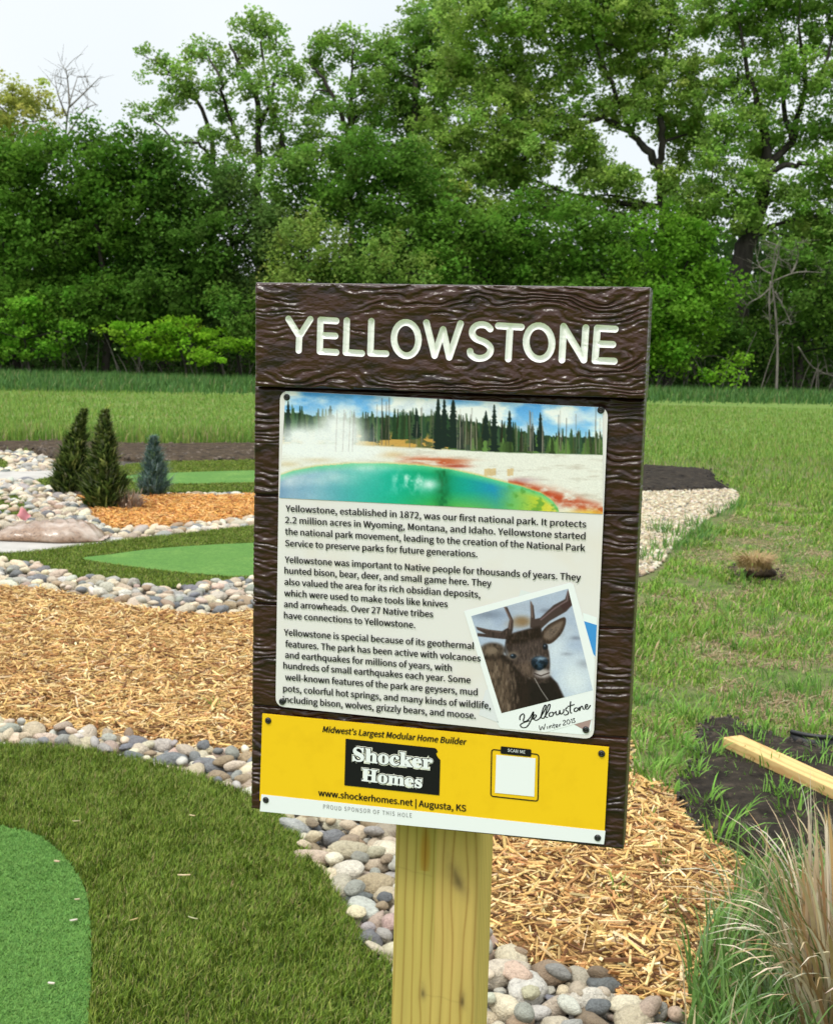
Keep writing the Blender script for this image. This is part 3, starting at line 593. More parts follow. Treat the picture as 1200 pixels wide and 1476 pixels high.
tree('cottonwood', 'tall narrow tree whose crown meets the broad willow', 'tree', gt, 595, 68,
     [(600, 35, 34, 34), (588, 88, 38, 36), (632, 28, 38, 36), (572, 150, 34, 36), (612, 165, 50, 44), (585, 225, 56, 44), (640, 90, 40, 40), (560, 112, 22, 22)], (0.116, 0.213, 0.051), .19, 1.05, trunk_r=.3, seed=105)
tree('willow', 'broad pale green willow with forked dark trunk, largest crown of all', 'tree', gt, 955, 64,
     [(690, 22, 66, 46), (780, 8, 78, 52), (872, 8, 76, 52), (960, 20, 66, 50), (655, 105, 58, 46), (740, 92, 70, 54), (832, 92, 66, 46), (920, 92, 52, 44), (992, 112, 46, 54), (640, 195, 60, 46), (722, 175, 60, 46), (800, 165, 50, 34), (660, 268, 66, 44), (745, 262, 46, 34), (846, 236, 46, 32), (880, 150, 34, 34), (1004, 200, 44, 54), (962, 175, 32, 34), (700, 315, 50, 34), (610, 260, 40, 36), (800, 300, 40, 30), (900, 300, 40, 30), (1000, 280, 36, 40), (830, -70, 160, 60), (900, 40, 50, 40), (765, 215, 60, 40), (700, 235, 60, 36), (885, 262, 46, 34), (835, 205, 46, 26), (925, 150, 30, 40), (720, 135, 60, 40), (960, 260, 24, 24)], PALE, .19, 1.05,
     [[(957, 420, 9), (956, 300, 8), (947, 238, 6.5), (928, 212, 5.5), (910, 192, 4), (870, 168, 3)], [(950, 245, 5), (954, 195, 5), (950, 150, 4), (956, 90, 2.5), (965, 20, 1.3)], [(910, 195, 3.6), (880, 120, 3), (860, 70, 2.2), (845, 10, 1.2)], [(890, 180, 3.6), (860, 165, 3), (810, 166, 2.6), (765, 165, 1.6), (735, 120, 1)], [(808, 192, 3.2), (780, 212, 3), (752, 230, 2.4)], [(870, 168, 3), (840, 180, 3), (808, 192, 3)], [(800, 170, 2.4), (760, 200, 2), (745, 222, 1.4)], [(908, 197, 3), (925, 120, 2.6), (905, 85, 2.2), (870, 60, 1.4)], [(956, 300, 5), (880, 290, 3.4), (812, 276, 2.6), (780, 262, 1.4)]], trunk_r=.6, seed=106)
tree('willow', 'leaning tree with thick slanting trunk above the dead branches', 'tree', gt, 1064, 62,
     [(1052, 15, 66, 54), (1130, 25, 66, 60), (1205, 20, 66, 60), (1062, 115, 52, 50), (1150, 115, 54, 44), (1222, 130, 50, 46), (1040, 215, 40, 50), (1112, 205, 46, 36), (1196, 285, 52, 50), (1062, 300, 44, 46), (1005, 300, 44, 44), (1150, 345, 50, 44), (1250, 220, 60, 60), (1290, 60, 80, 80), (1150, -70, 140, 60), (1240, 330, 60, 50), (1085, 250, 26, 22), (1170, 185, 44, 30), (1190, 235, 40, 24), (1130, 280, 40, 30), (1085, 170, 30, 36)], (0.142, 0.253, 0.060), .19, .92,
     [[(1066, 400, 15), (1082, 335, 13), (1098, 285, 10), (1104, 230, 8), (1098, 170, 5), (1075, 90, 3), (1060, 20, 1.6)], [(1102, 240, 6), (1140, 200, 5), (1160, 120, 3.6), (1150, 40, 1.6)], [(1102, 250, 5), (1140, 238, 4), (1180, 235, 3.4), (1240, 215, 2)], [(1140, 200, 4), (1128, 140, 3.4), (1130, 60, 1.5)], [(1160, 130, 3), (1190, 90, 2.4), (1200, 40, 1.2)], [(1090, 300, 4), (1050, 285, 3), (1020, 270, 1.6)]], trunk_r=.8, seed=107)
# the darker edge of the wood
tree('edge_tree', 'dark green tree at the outer end of the wood, beside the open field', 'tree', gm, 30, 60, [(15, 290, 85, 70), (60, 235, 55, 48), (0, 380, 80, 66), (65, 345, 78, 66), (25, 445, 86, 50), (-90, 300, 90, 80), (-80, 420, 90, 70), (75, 420, 60, 44), (-10, 235, 50, 36)], (0.085, 0.182, 0.031), .17, 1.25, seed=111)
tree('edge_tree', 'dark green tree with two pointed tops below the bare tree', 'tree', gm, 150, 59, [(77, 205, 24, 24), (122, 208, 26, 36), (140, 255, 56, 48), (118, 300, 66, 56), (180, 310, 66, 66), (140, 380, 78, 66), (172, 440, 78, 46), (165, 215, 26, 38), (120, 440, 60, 44)], DARK, .17, 1.3, seed=112)
tree('edge_tree', 'dark rounded tree standing between two darker trunks over the bright bush', 'tree', gm, 232, 59.5, [(210, 218, 30, 26), (238, 236, 34, 30), (258, 268, 50, 46), (226, 330, 70, 64), (278, 350, 60, 56), (232, 412, 84, 52), (205, 270, 44, 44), (300, 300, 36, 40)], (0.071, 0.153, 0.031), .17, 1.25, seed=113)
tree('edge_tree', 'dull greyish tree with thin dark trunk showing through its leaves', 'tree', gm, 315, 60, [(330, 268, 44, 44), (352, 325, 46, 50), (300, 396, 64, 48), (350, 428, 60, 52), (372, 375, 46, 50), (395, 330, 30, 40), (262, 300, 40, 34), (320, 460, 60, 34)], (0.085, 0.149, 0.048), .165, 1.0,
     [[(318, 470, 4), (306, 400, 3.4), (300, 340, 3), (312, 300, 2.2), (330, 260, 1.2)], [(302, 345, 2.4), (280, 300, 1.8), (262, 280, 1)], [(305, 390, 2.4), (340, 350, 2), (360, 310, 1)], [(305, 400, 2.2), (270, 370, 1.6), (240, 350, 1)]], seed=114)
tree('edge_tree', 'light green rounded tree above the pale yellowish shrub', 'tree', gm, 425, 61, [(420, 268, 48, 36), (446, 240, 36, 28), (398, 320, 36, 40), (440, 310, 46, 40), (470, 275, 36, 36), (430, 380, 60, 50), (450, 450, 70, 60)], (0.116, 0.220, 0.051), .175, 1.0, seed=115)
tree('edge_tree', 'dense dark tree at mid wood over the sign top', 'tree', gm, 545, 60, [(505, 222, 36, 28), (550, 245, 56, 46), (500, 292, 54, 52), (560, 330, 60, 50), (612, 300, 40, 50), (530, 400, 80, 50), (600, 380, 60, 50), (560, 460, 90, 60), (590, 240, 36, 36), (520, 200, 22, 20)], (0.077, 0.168, 0.031), .17, 1.3, seed=116)
tree('edge_tree', 'mid green tree under the widest spreading limbs', 'tree', gm, 690, 60, [(680, 350, 66, 46), (640, 385, 56, 46), (740, 335, 56, 44), (780, 382, 62, 46), (705, 400, 60, 46), (650, 320, 40, 30), (700, 470, 110, 60), (760, 300, 36, 28)], (0.099, 0.206, 0.037), .17, 1.2, seed=117)
tree('edge_tree', 'mid green tree in front of the forked willow trunk', 'tree', gm, 850, 60, [(840, 335, 50, 44), (866, 395, 56, 46), (890, 345, 36, 36), (820, 400, 50, 40), (850, 470, 100, 60), (830, 300, 26, 24)], (0.094, 0.199, 0.035), .17, 1.15, seed=118)
tree('edge_tree', 'bright green young tree just past the sign, beside the slanting trunk', 'tree', gm, 960, 58, [(958, 338, 46, 40), (930, 395, 46, 52), (990, 385, 46, 46), (960, 440, 50, 50), (925, 470, 50, 46), (1000, 450, 50, 50), (1010, 340, 30, 36), (970, 500, 50, 34), (1030, 420, 30, 40)], (0.105, 0.234, 0.028), .17, 1.05, seed=119)
tree('edge_tree', 'shaded thicket tree behind the dead branches', 'tree', gm, 1150, 59.5, [(1130, 420, 60, 46), (1190, 440, 60, 60), (1100, 490, 56, 36), (1195, 505, 50, 36), (1050, 480, 50, 40), (1250, 400, 60, 60), (1280, 480, 70, 60), (1150, 380, 40, 30), (1230, 340, 50, 40)], (0.085, 0.173, 0.037), .165, .95, seed=120)
# bushes
tree('bush', 'bright yellow-green bush with layered leaves at the foot of the dark trees', 'bush', gb, 268, 56, [(222, 485, 34, 20), (262, 478, 42, 22), (305, 490, 40, 20), (335, 497, 24, 13), (240, 508, 46, 14), (290, 512, 46, 12), (205, 505, 26, 12), (178, 478, 30, 14)], BRIGHT, .15, 1.5, seed=131, trunk_r=.07, flat=.45, clump=.42, dz=.9)
tree('bush', 'mid green bush with drooping sprays at the far end of the wood edge', 'bush', gb, 45, 56.5, [(45, 470, 36, 26), (20, 505, 40, 18), (62, 500, 30, 16), (35, 438, 30, 18), (-50, 480, 60, 40), (85, 480, 24, 18)], (0.121, 0.270, 0.034), .15, 1.3, seed=132, trunk_r=.08, flat=.5, dz=.9)
tree('bush', 'mid green bush between the bright bush and the sign edge', 'bush', gb, 352, 57, [(340, 455, 34, 26), (365, 490, 32, 26), (318, 430, 30, 20), (385, 450, 34, 34)], (0.088, 0.177, 0.037), .15, 1.05, seed=133, trunk_r=.08, dz=.9)
tree('bush', 'small bright bush low down past the sign edge', 'bush', gb, 950, 56, [(948, 492, 18, 16), (965, 515, 24, 14), (1062, 525, 22, 12), (1040, 540, 26, 10)], (0.142, 0.305, 0.031), .15, 1.2, seed=134, trunk_r=.05, dz=.7)
tree('shrub', 'pale yellowish shrub of upright twigs above the sign top', 'shrub', gb, 452, 57, [(440, 345, 40, 34), (472, 372, 42, 34), (418, 388, 40, 34), (448, 312, 16, 20), (486, 345, 22, 22), (440, 430, 60, 40), (410, 350, 22, 24)], (0.192, 0.277, 0.078), .14, 1.0, seed=135, trunk_r=.09, flat=1.2, clump=.4)
tree('shrub', 'smaller pale shrub with bare twig tips above the sign top', 'shrub', gb, 565, 57, [(556, 372, 40, 32), (598, 394, 32, 24), (548, 340, 14, 20), (572, 345, 14, 18), (520, 392, 32, 24), (570, 430, 60, 40)], (0.170, 0.263, 0.071), .14, .95, seed=136, trunk_r=.08, flat=1.2, clump=.4)
bare('dead_branch_tangle', 'tangle of bleached dead branches hanging below the slanting trunk', 1118, 57.5, [[(1120, 500), (1116, 440), (1112, 400), (1118, 352)], [(1112, 395), (1095, 385), (1088, 360)], [(1113, 412), (1095, 428), (1076, 440), (1068, 470)], [(1116, 420), (1130, 445), (1140, 468)], [(1115, 405), (1150, 392), (1195, 394)], [(1140, 394), (1150, 370), (1146, 345)], [(1110, 405), (1108, 440), (1110, 480)], [(1150, 500), (1172, 530), (1210, 545)], [(1112, 400), (1120, 370), (1124, 350)]], 'pale_bark', 9, None, 'branches', 8, 2.2)
# far wood and undergrowth, one leafy mass
rng = np.random.RandomState(77); n = 60000
px = rng.uniform(-330, 1530, n); top = np.interp(px, [-330, 0, 200, 380, 420, 500, 620, 800, 1000, 1530], [300, 300, 330, 370, 400, 340, 300, 320, 310, 270]) + 40 * fbm(px * .02, px * 0, 8)
py = top + (560 - top) * rng.rand(n) ** .8; Yd = rng.uniform(70, 84, n); P = at(px, py, Yd); P = P[P[:, 2] > .1]
V, Fc, C = leaves(P, .55, mixcol(len(P), [(.045, .10, .02), (.06, .125, .028), (.035, .075, .018)], [3, 2, 2], rng=rng), .3, rng)
o = mesh_obj('far_woodland', V, Fc, M['leaf'], None, C); o['kind'] = 'stuff'
n = 20000; px = rng.uniform(-330, 1530, n); hgt = 2.6 * rng.rand(n) ** 1.6 * (.3 + 1.3 * vnoise(px * .03, px * 0, 3)); Yd = rng.uniform(58.5, 63, n)
P = at(px, np.full(n, 540.), Yd); P[:, 2] = hgt + .1
V, Fc, C = leaves(P, .17, mixcol(n, [(.045, .10, .02), (.065, .135, .025), (.09, .15, .035), (.07, .06, .04)], [3, 3, 1, .8], rng=rng), .4, rng)
o = mesh_obj('undergrowth', V, Fc, M['leaf'], None, C); o['kind'] = 'stuff'
g = Geo()
for i in range(240):                                    # dead stems and vines in the shade under the trees
    a = at(rng.uniform(-60, 1260), 545., rng.uniform(57.5, 62)); a[2] = 0; h = rng.uniform(.8, 3.2); d = rng.randn(3) * .35
    g.add(*tube(smooth(A([a, a + A([d[0] * h * .5, d[1] * h * .5, h * .6]), a + A([d[0] * h, d[1] * h, h])]), 3, False), np.linspace(.03, .012, 7), 4))
o = g.build('undergrowth_stems', M['pale_bark']); o['kind'] = 'stuff'

# ---------------------------------------------------------------- young conifers in the chip bed
def conifer(name, label, base, top, halfw, cols, wts, n, seed, blade=(.07, .14), wd=.03, lean=.85, prof=1.0, tip_n=0):
    rng = np.random.RandomState(seed); B = ground(A([base]))[0]; Y = B[1]; s = Y / F; T = at(top[0], top[1], Y + .02); H = T[2]; bendx = T[0] - B[0]
    root = empty(name, B); tag(root, label, 'conifer', None); rmax = halfw * s
    t = rng.rand(n) ** 1.25 * .97; a = rng.rand(n) * 6.283
    prf = np.where(t < .16, .62 + .38 * t / .16, ((1 - t) / .84) ** prof) * (1 + .8 * (fbm(a * 2.2, t * 11, seed) - .5) * 2)
    rr = rmax * prf * (.30 + .62 * rng.rand(n) ** .6)
    P = np.column_stack([bendx * t ** 1.6 + rr * np.cos(a), rr * np.sin(a), .03 + H * t * .93])
    hh = rng.uniform(*blade, n) * (.4 + .85 * (1 - t)); V, Fc, C = blades(P, hh, wd * (.6 + .8 * rng.rand(n)), lean * (.5 + rng.rand(n)), a + rng.randn(n) * .5, mixcol(n, cols, wts, rng=rng), 2, .2)
    g = Geo(); g.add(V, Fc, C); m = n // 22; k = rng.choice(n, m); Q = P[k] * 1.0; Q[:, :2] += (Q[:, :2] - A([[bendx, 0]]) * t[k, None] ** 1.6) * .25
    g.add(*blades(Q, rng.uniform(.09, .15, m) * (.5 + .7 * (1 - t[k])), wd * .6, lean * .6, a[k], mixcol(m, cols[-2:], [1, 1], rng=rng), 3, .2))
    if tip_n:
        m = tip_n; q = np.column_stack([np.full(m, bendx * .96) + rng.randn(m) * .008, rng.randn(m) * .008, H * .93 + rng.randn(m) * .02])
        g.add(*blades(q, .12, .013, .8, rng.randn(m) * .3, np.tile(A([.42, .48, .10]), (m, 1)), 2))
    g.build('foliage', M['leaf'], root)
    tt = np.linspace(0, .9, 8); tr = np.column_stack([bendx * tt ** 1.6, 0 * tt, H * tt]); g = Geo(); g.add(*tube(tr, np.linspace(.022, .006, 8), 8)); g.build('trunk', M['bark'], root, True)
    return root
AV = [(.085, .13, .03), (.14, .195, .045), (.035, .06, .016), (.30, .34, .10), (.22, .25, .13)]
conifer('arborvitae', 'dark slim conifer set further back, its tip bending over', (99, 716), (124, 584), 25, AV, [5, 4, 3, .9, .5], 2300, 141, tip_n=3)
conifer('arborvitae', 'fuller dark conifer standing in front, with a pale yellow tip', (150, 737), (152, 584), 29, AV, [4, 4, 2.5, 1.6, 1.0], 2700, 142, tip_n=9)
conifer('blue_spruce', 'short blue-grey spruce beside the putting green edge', (220, 720), (222, 624), 21, [(.17, .26, .235), (.12, .195, .17), (.28, .38, .35), (.16, .25, .11)], [4, 3, 2, 1], 2400, 143, (.05, .09), .014, 1.1, .8)

# ---------------------------------------------------------------- filled clear bag on the path
B = gxy(A([(-22, 788), (146, 786)])); c = B.mean(0); Ln = abs(B[1, 0] - B[0, 0]); root = empty('mulch_bag', (c[0], c[1] + .16, .035)); tag(root, 'clear plastic bag of brown mulch lying on the concrete path', 'bag')
nu, nv = 90, 56; u = np.linspace(-1, 1, nu)[:, None]; v = np.linspace(0, 2 * np.pi, nv, endpoint=False)[None]
pr = np.clip(1 - np.abs(u) ** 2.6, 0, 1) ** .62; hx = .165 * pr * (.88 + .12 * np.sin(u * 2.1 - .5)); wy = .24 * (.55 + .45 * pr)
sv = np.sin(v); z = np.where(sv > 0, hx * np.abs(sv) ** .85, -0.0 * sv); wr = .008 * (fbm(u * 7 + 3, np.cos(v) * 5 + 9 + u * 6, 4) - .5) * 2 + .006 * np.sin(26 * u + 9 * np.cos(v) + 6 * fbm(u * 3 + 5, v, 6))
x = u * Ln / 2 + 0 * v; y = wy * np.cos(v) * (1 + .06 * np.sin(5 * u)); z = np.maximum(z + wr * np.clip(sv, 0, 1) * pr, .002) + .004
V = np.stack([x, y + 0 * u, z], -1).reshape(-1, 3); i = np.arange(nu - 1)[:, None] * nv; j = np.arange(nv)[None]; jn = (j + 1) % nv
Fq = np.stack([i + j, i + nv + j, i + nv + jn, i + jn], -1).reshape(-1, 4)
M['bag'] = material('clear_bag', (.27, .165, .10), .4, .5, coat=.35, var=[((60, 60, 60), 4, (.11, .06, .03), .45, .65), ((4, 9, 7), 4, (.46, .37, .30), .46, .70)], bump=[((8, 30, 22), 3, .3, .02)])
mesh_obj('bag_body', V, Fq, M['bag'], root, None, True)
g = Geo()
for sx in (-1, 1):
    yy = np.linspace(-.12, .12, 14); x0 = np.full(14, sx * Ln / 2 * .985); x1 = x0 + sx * (.035 + .01 * RNG.rand(14)); z0 = .012 + .008 * np.sin(yy * 60); z1 = z0 + .012 * RNG.rand(14)
    V = np.concatenate([np.column_stack([x0, yy, z0]), np.column_stack([x1, yy * 1.15, z1])]); k = np.arange(13); g.add(V, np.stack([k, k + 1, k + 15, k + 14], 1))
g.build('bag_seam', M['bag'], root)
# small pink marking flag lying in the stones
p = ground(A([(30, 757)]))[0]; t = mesh_obj('marker_flag', *(lambda X, Z: (np.column_stack([X.ravel() + .006 * np.sin(Z.ravel() * 70), .02 * np.sin(X.ravel() * 40), Z.ravel()]), (np.arange(7)[:, None] * 9 + np.arange(8)[None]).reshape(-1, 1) + A([[0, 1, 10, 9]])))(*np.meshgrid(np.linspace(-.05, .05, 9), np.linspace(0, .085, 8))), M['pink'])
t.location = p + A([0, 0, .05]); t.rotation_euler = (R(-30), R(38), R(10)); tag(t, 'small pink plastic flag caught in the stones behind the mulch bag', 'flag')

# ---------------------------------------------------------------- timber, edging, sod clump, dry grass
def plank_cols(n, V, seed, base=(.62, .43, .18)):
    ph = V[:, 1] * 150 + 2.2 * fbm(V[:, 0] * 3, V[:, 1] * 18, seed) * 6; late = np.clip(np.sin(ph) * 1.6 - .6, 0, 1)
    c = A(base) * (1 - .33 * late[:, None] * A([.7, 1, 1.1])) * (1 + .12 * (fbm(V[:, 0] * 9, V[:, 1] * 60, seed + 1)[:, None] - .5)); return c
e0 = ground(A([(1040, 1093)]))[0]; e1 = ground(A([(1245, 1194)]))[0]; ax = e1 - e0; Lt = np.linalg.norm(ax) + .5; ang = math.atan2(ax[1], ax[0])
nx = 260; prof = []; w_, t_, rd = .089, .040, .004
for cx_, cy_, a0 in ((w_ - rd, t_ - rd, 0), (rd, t_ - rd, 90), (rd, rd, 180), (w_ - rd, rd, 270)):
    for k in range(4): prof.append((cx_ + rd * math.cos(R(a0 + 30 * k)), cy_ + rd * math.sin(R(a0 + 30 * k))))
dense = []
for k in range(16):
    a, b = A(prof[k]), A(prof[(k + 1) % 16]); m = 24 if np.hypot(*(b - a)) > .02 else 1
    dense += [a + (b - a) * q / m for q in range(m)]
prof = A(dense); k = len(prof); xs = np.linspace(0, Lt, nx); V = np.column_stack([np.repeat(xs, k), np.tile(prof[:, 0], nx), np.tile(prof[:, 1], nx)])
i = np.arange(nx - 1)[:, None] * k; j = np.arange(k)[None]; jn = (j + 1) % k
t = mesh_obj('timber', V, [np.stack([i + j, i + k + j, i + k + jn, i + jn], -1).reshape(-1, 4), np.arange(k)[None], (np.arange(k) + (nx - 1) * k)[None, ::-1]], M['wood'], None, plank_cols(0, V + V[:, [2, 2, 2]] * [0, .7, 0], 3))
t.location = (*e0[:2], .042); t.rotation_euler.z = ang; tag(t, 'loose yellow lumber piece lying across the dark soil and grass', 'timber')
ep = smooth(gxy(A([(1138, 1072), (1165, 1078), (1200, 1081), (1260, 1078), (1330, 1070)])), 6, False); g = Geo()
n = len(ep); V = np.concatenate([np.column_stack([ep, np.full(n, .0)]), np.column_stack([ep, .045 + .012 * np.sin(np.arange(n) * .7)]), np.column_stack([ep + [0, .006], .045 + .012 * np.sin(np.arange(n) * .7)]), np.column_stack([ep + [0, .006], np.full(n, .0)])])
q = np.arange(n - 1); g.add(V, np.concatenate([np.stack([q + a * n, q + 1 + a * n, q + 1 + (a + 1) * n, q + (a + 1) * n], 1) for a in range(3)]))
g.add(*tube(np.column_stack([ep, np.full(n, .05)]), .009, 8)); g.shift = ep[0]
t = g.build('landscape_edging', M['plastic_black'], None, True); tag(t, 'black plastic lawn edging strip half buried in grass beyond the lumber', 'edging')
rng = np.random.RandomState(5); p = ground(A([(1092, 838)]))[0]; root = empty('sod_clump', p); tag(root, 'overturned clod of dark soil topped with dry grass on the lawn', 'sod clump')
V, Fc = rock_shape(77, 4); V = V * A([.10, .10, .085]); V += V * (fbm(V[:, 0] * 40 + 9, V[:, 1] * 40 + V[:, 2] * 30 + 9, 3)[:, None] - .5) * .5; V[:, 2] += .06; mesh_obj('soil_ball', V, Fc, M['brown_soil'], root, None, True)
n = 420; a = rng.rand(n) * 6.283; d = np.column_stack([np.cos(a) * .8, np.sin(a) * .8, .5 + rng.rand(n)]); d /= np.linalg.norm(d, axis=1)[:, None]; P = d * A([.13, .11, .11]) + A([-.045, -.045, .03])
mesh_obj('dry_grass', *blades(P, .07 + .09 * rng.rand(n), .006, .5 + .6 * rng.rand(n), a, mixcol(n, [(.42, .30, .14), (.32, .21, .09), (.16, .2, .05)], [4, 3, 1], rng=rng), 3, .6)[:2], M['pale_clump'], root, mixcol(n * 7, [(.42, .30, .14), (.34, .23, .10)], [1, 1], .05, rng))
def dry_clump(name, label, c_px, n, hr, spread, leanr, wd, cols, wts, seed, azc=None, segs=8):
    rng = np.random.RandomState(seed); p = ground(A([c_px]))[0]; root = empty(name, p); tag(root, label, 'ornamental grass')
    a = rng.rand(n) * 6.283; rr = spread * np.sqrt(rng.rand(n)); P = np.column_stack([rr * np.cos(a), rr * np.sin(a), 0 * a])
    az = a + rng.randn(n) * .7 if azc is None else azc + rng.randn(n) * 1.1
    h = rng.uniform(*hr, n); V, Fc, C = blades(P, h, wd * (.5 + rng.rand(n)), leanr[0] + (leanr[1] - leanr[0]) * rng.rand(n) ** 1.8, az, mixcol(n, cols, wts, .14, rng), segs, .75)
    mesh_obj('blade_clump', V, Fc, M['pale_clump'], root, C); return root
DRY = [(.50, .40, .25), (.62, .54, .40), (.38, .26, .12), (.30, .18, .08), (.14, .2, .05)]
dry_clump('ornamental_grass', 'tall straw coloured clump of dry arching grass beside the wood chips', (1255, 1520), 850, (.28, .66), .16, (.06, .6), .009, DRY, [5, 4.5, 2, .6, .7], 151)
dry_clump('withered_tuft', 'small withered brown tuft beside the fuller dark conifer', (186, 738), 260, (.10, .26), .10, (.1, .8), .012, [(.34, .24, .17), (.26, .17, .11), (.46, .36, .27)], [1, 1, 1], 152)
# stray chips and pale petals on the turf
for k, (cx, cy, ln, wd, z, c, lb) in enumerate((a_, b_, ln_ * .75, wd_ * .75, z__, tuple(.8 * q for q in c_), l_) for a_, b_, ln_, wd_, z__, c_, l_ in [(265, 1262, .047, .006, .068, (.70, .55, .33), 'pale straight wood chip lying on the dark turf'), (277, 1176, .030, .005, .068, (.66, .52, .3), 'short wood chip on dark turf near the stones'), (110, 1184, .03, .004, .068, (.6, .5, .3), 'thin wood sliver on the turf ring above the green'), (82, 1242, .022, .010, .048, (.5, .38, .24), 'tan wood chip at the rim of the putting green'), (106, 1327, .026, .010, .046, (.62, .56, .46), 'pale curled chip on the putting green, nearest its rim'), (74, 1418, .022, .009, .046, (.66, .6, .5), 'pale chip on the putting green farthest from the turf rim'), (111, 1297, .018, .007, .048, (.55, .45, .3), 'tiny tan chip on the rim of the putting green'), (193, 1326, .03, .004, .068, (.5, .38, .16), 'brown sliver lying in the dark turf'), (278, 1324, .035, .003, .068, (.62, .6, .36), 'slender pale straw across the dark turf')]):
    p = ground(A([(cx, cy)]), z)[0]; rng = np.random.RandomState(k); n = 9; xs = np.linspace(-.5, .5, n); w_ = wd * (.55 + .45 * np.cos(xs * 2.4)); zz = .12 * ln * xs ** 2
    V = np.concatenate([np.column_stack([xs * ln, -w_ / 2, zz]), np.column_stack([xs * ln, w_ / 2, zz]), np.column_stack([xs * ln, w_ / 2, zz + .002]), np.column_stack([xs * ln, -w_ / 2, zz + .002])]); q = np.arange(n - 1)
    t = mesh_obj('wood_chip', V, [np.concatenate([np.stack([q + a * n, q + 1 + a * n, q + 1 + (a + 1) % 4 * n, q + (a + 1) % 4 * n], 1) for a in range(4)]), A([[0, n, 2 * n, 3 * n], [4 * n - 1, 3 * n - 1, 2 * n - 1, n - 1]])], M['chip'], None, A(c))
    t.location = p; t.rotation_euler = (rng.randn() * .1, rng.randn() * .1, rng.uniform(-.5, .6)); tag(t, lb, 'wood chip', 'stray chips on the turf')
# ---------------------------------------------------------------- the sign
RS = A([[0.97357, -0.024894, 0.22703], [0.052561, 0.991781, -0.116649], [-0.22226, 0.125499, 0.966877]])
TL = CAM + MW @ A([-0.158177, -0.120788, 1.217261])
SXv, SN = MW @ RS[:, 0], MW @ RS[:, 2]; SXv[2] = 0; SXv /= np.linalg.norm(SXv); SN = A([-SXv[1], SXv[0], 0.0])
def _plane(px, py, off):
    d = rays(px, py); t = ((TL - CAM) @ SN + off) / (d @ SN); P = CAM + d * t[..., None] - TL
    return np.stack([P @ SXv, P[..., 2]], -1)
BT = .042                                               # board thickness; the post stands behind it
_pl = _plane(A([568.5, 692.0]), A([1200., 1210.]), BT)[:, 0]; U0 = _pl.mean()
SROOT = TL + SXv * U0; SROOT[2] = 0
def sp(pts, off):
    """photograph pixels -> (x, z) on the sign's own plane lying off metres behind the board's face"""
    p = np.asarray(pts, float); q = _plane(p[..., 0], p[..., 1], off); q[..., 0] -= U0; q[..., 1] += TL[2]; return q
sign = empty('park_sign', SROOT, math.atan2(SXv[1], SXv[0])); tag(sign, 'dark brown carved board on a yellow wooden post lettered YELLOWSTONE, with information plates', 'sign')
def grain(U, Wv, seed, fr, knots=(), amp=.0012):
    ph = Wv * fr * 1.05 + 5.0 * fbm(U * 7, Wv * 20, seed) + 3.0 * fbm(U * 30, Wv * 70, seed + 5, 3)
    for (a, b, sa, sb, k) in knots: ph = ph + k * np.exp(-((U - a) / sa) ** 2 - ((Wv - b) / sb) ** 2)
    tri = np.abs(2 * (ph - np.floor(ph)) - 1); rdg = np.clip(tri * 1.7 - .25, 0, 1); rdg = rdg * rdg * (3 - 2 * rdg)
    m = np.clip(fbm(U * 13, Wv * 36, seed + 9) * 3.6 - 1.15, .06, 1)
    return amp * (rdg - .5) * m + .0019 * (fbm(U * 90, Wv * 200, seed + 2, 4) - .5) + .0022 * (fbm(U * 14, Wv * 24, seed + 4, 3) - .5)
def relief(name, x0, x1, z0, z1, off, back, step, fn, m, parent, edge=.0035):
    nx, nz_ = int((x1 - x0) / step), int((z1 - z0) / step); X, Z = np.meshgrid(np.linspace(x0, x1, nx), np.linspace(z0, z1, nz_))
    h, paint = fn(X, Z); e = np.minimum.reduce([X - x0, x1 - X, Z - z0, z1 - Z]); k = np.clip(1 - e / edge, 0, 1); h = h - edge * (1 - np.sqrt(np.clip(1 - k * k, 0, 1)))
    V = np.column_stack([X.ravel(), (off - h).ravel(), Z.ravel()]); i = np.arange(nx * nz_).reshape(nz_, nx)
    q = np.stack([i[:-1, :-1], i[:-1, 1:], i[1:, 1:], i[1:, :-1]], -1).reshape(-1, 4)
    rim = np.concatenate([i[0, :-1], i[:-1, -1], i[-1, :0:-1], i[:0:-1, 0]]); nr = len(rim); Vb = V[rim].copy(); n0 = len(V)
    rings = [Vb]; K = 6
    for s in range(1, K + 1):
        t = Vb.copy(); t[:, 1] = Vb[:, 1] + (back - Vb[:, 1]) * s / K
        if s < K:
            w = .0016 * (fbm(np.arange(nr) * .16, np.full(nr, s * 2.3), 3) - .5) * 2; t[:, 0] += w; t[:, 2] += w * .6
        rings.append(t)
    V = np.concatenate([V] + rings[1:]); a = rim; fs = [q]
    for s in range(K):
        b = n0 + s * nr + np.arange(nr); fs.append(np.stack([a, b, np.roll(b, -1), np.roll(a, -1)], 1)); a = b
    c = np.zeros((len(V), 3)); c[:n0, 0] = paint.ravel() if paint is not None else 0
    return mesh_obj(name, V, [np.concatenate(fs), a[::-1][None]], m, parent, c, True)
HOFF = -.011
z_ = lambda x, y: (360 + x * .49167, 400 + y * .49167)
def ell(cx, cy, rx, ry, n=26, tilt=.06): t = np.linspace(0, 2 * np.pi, n); return [(cx + rx * math.cos(a), cy + ry * math.sin(a) + tilt * rx * math.cos(a)) for a in t]
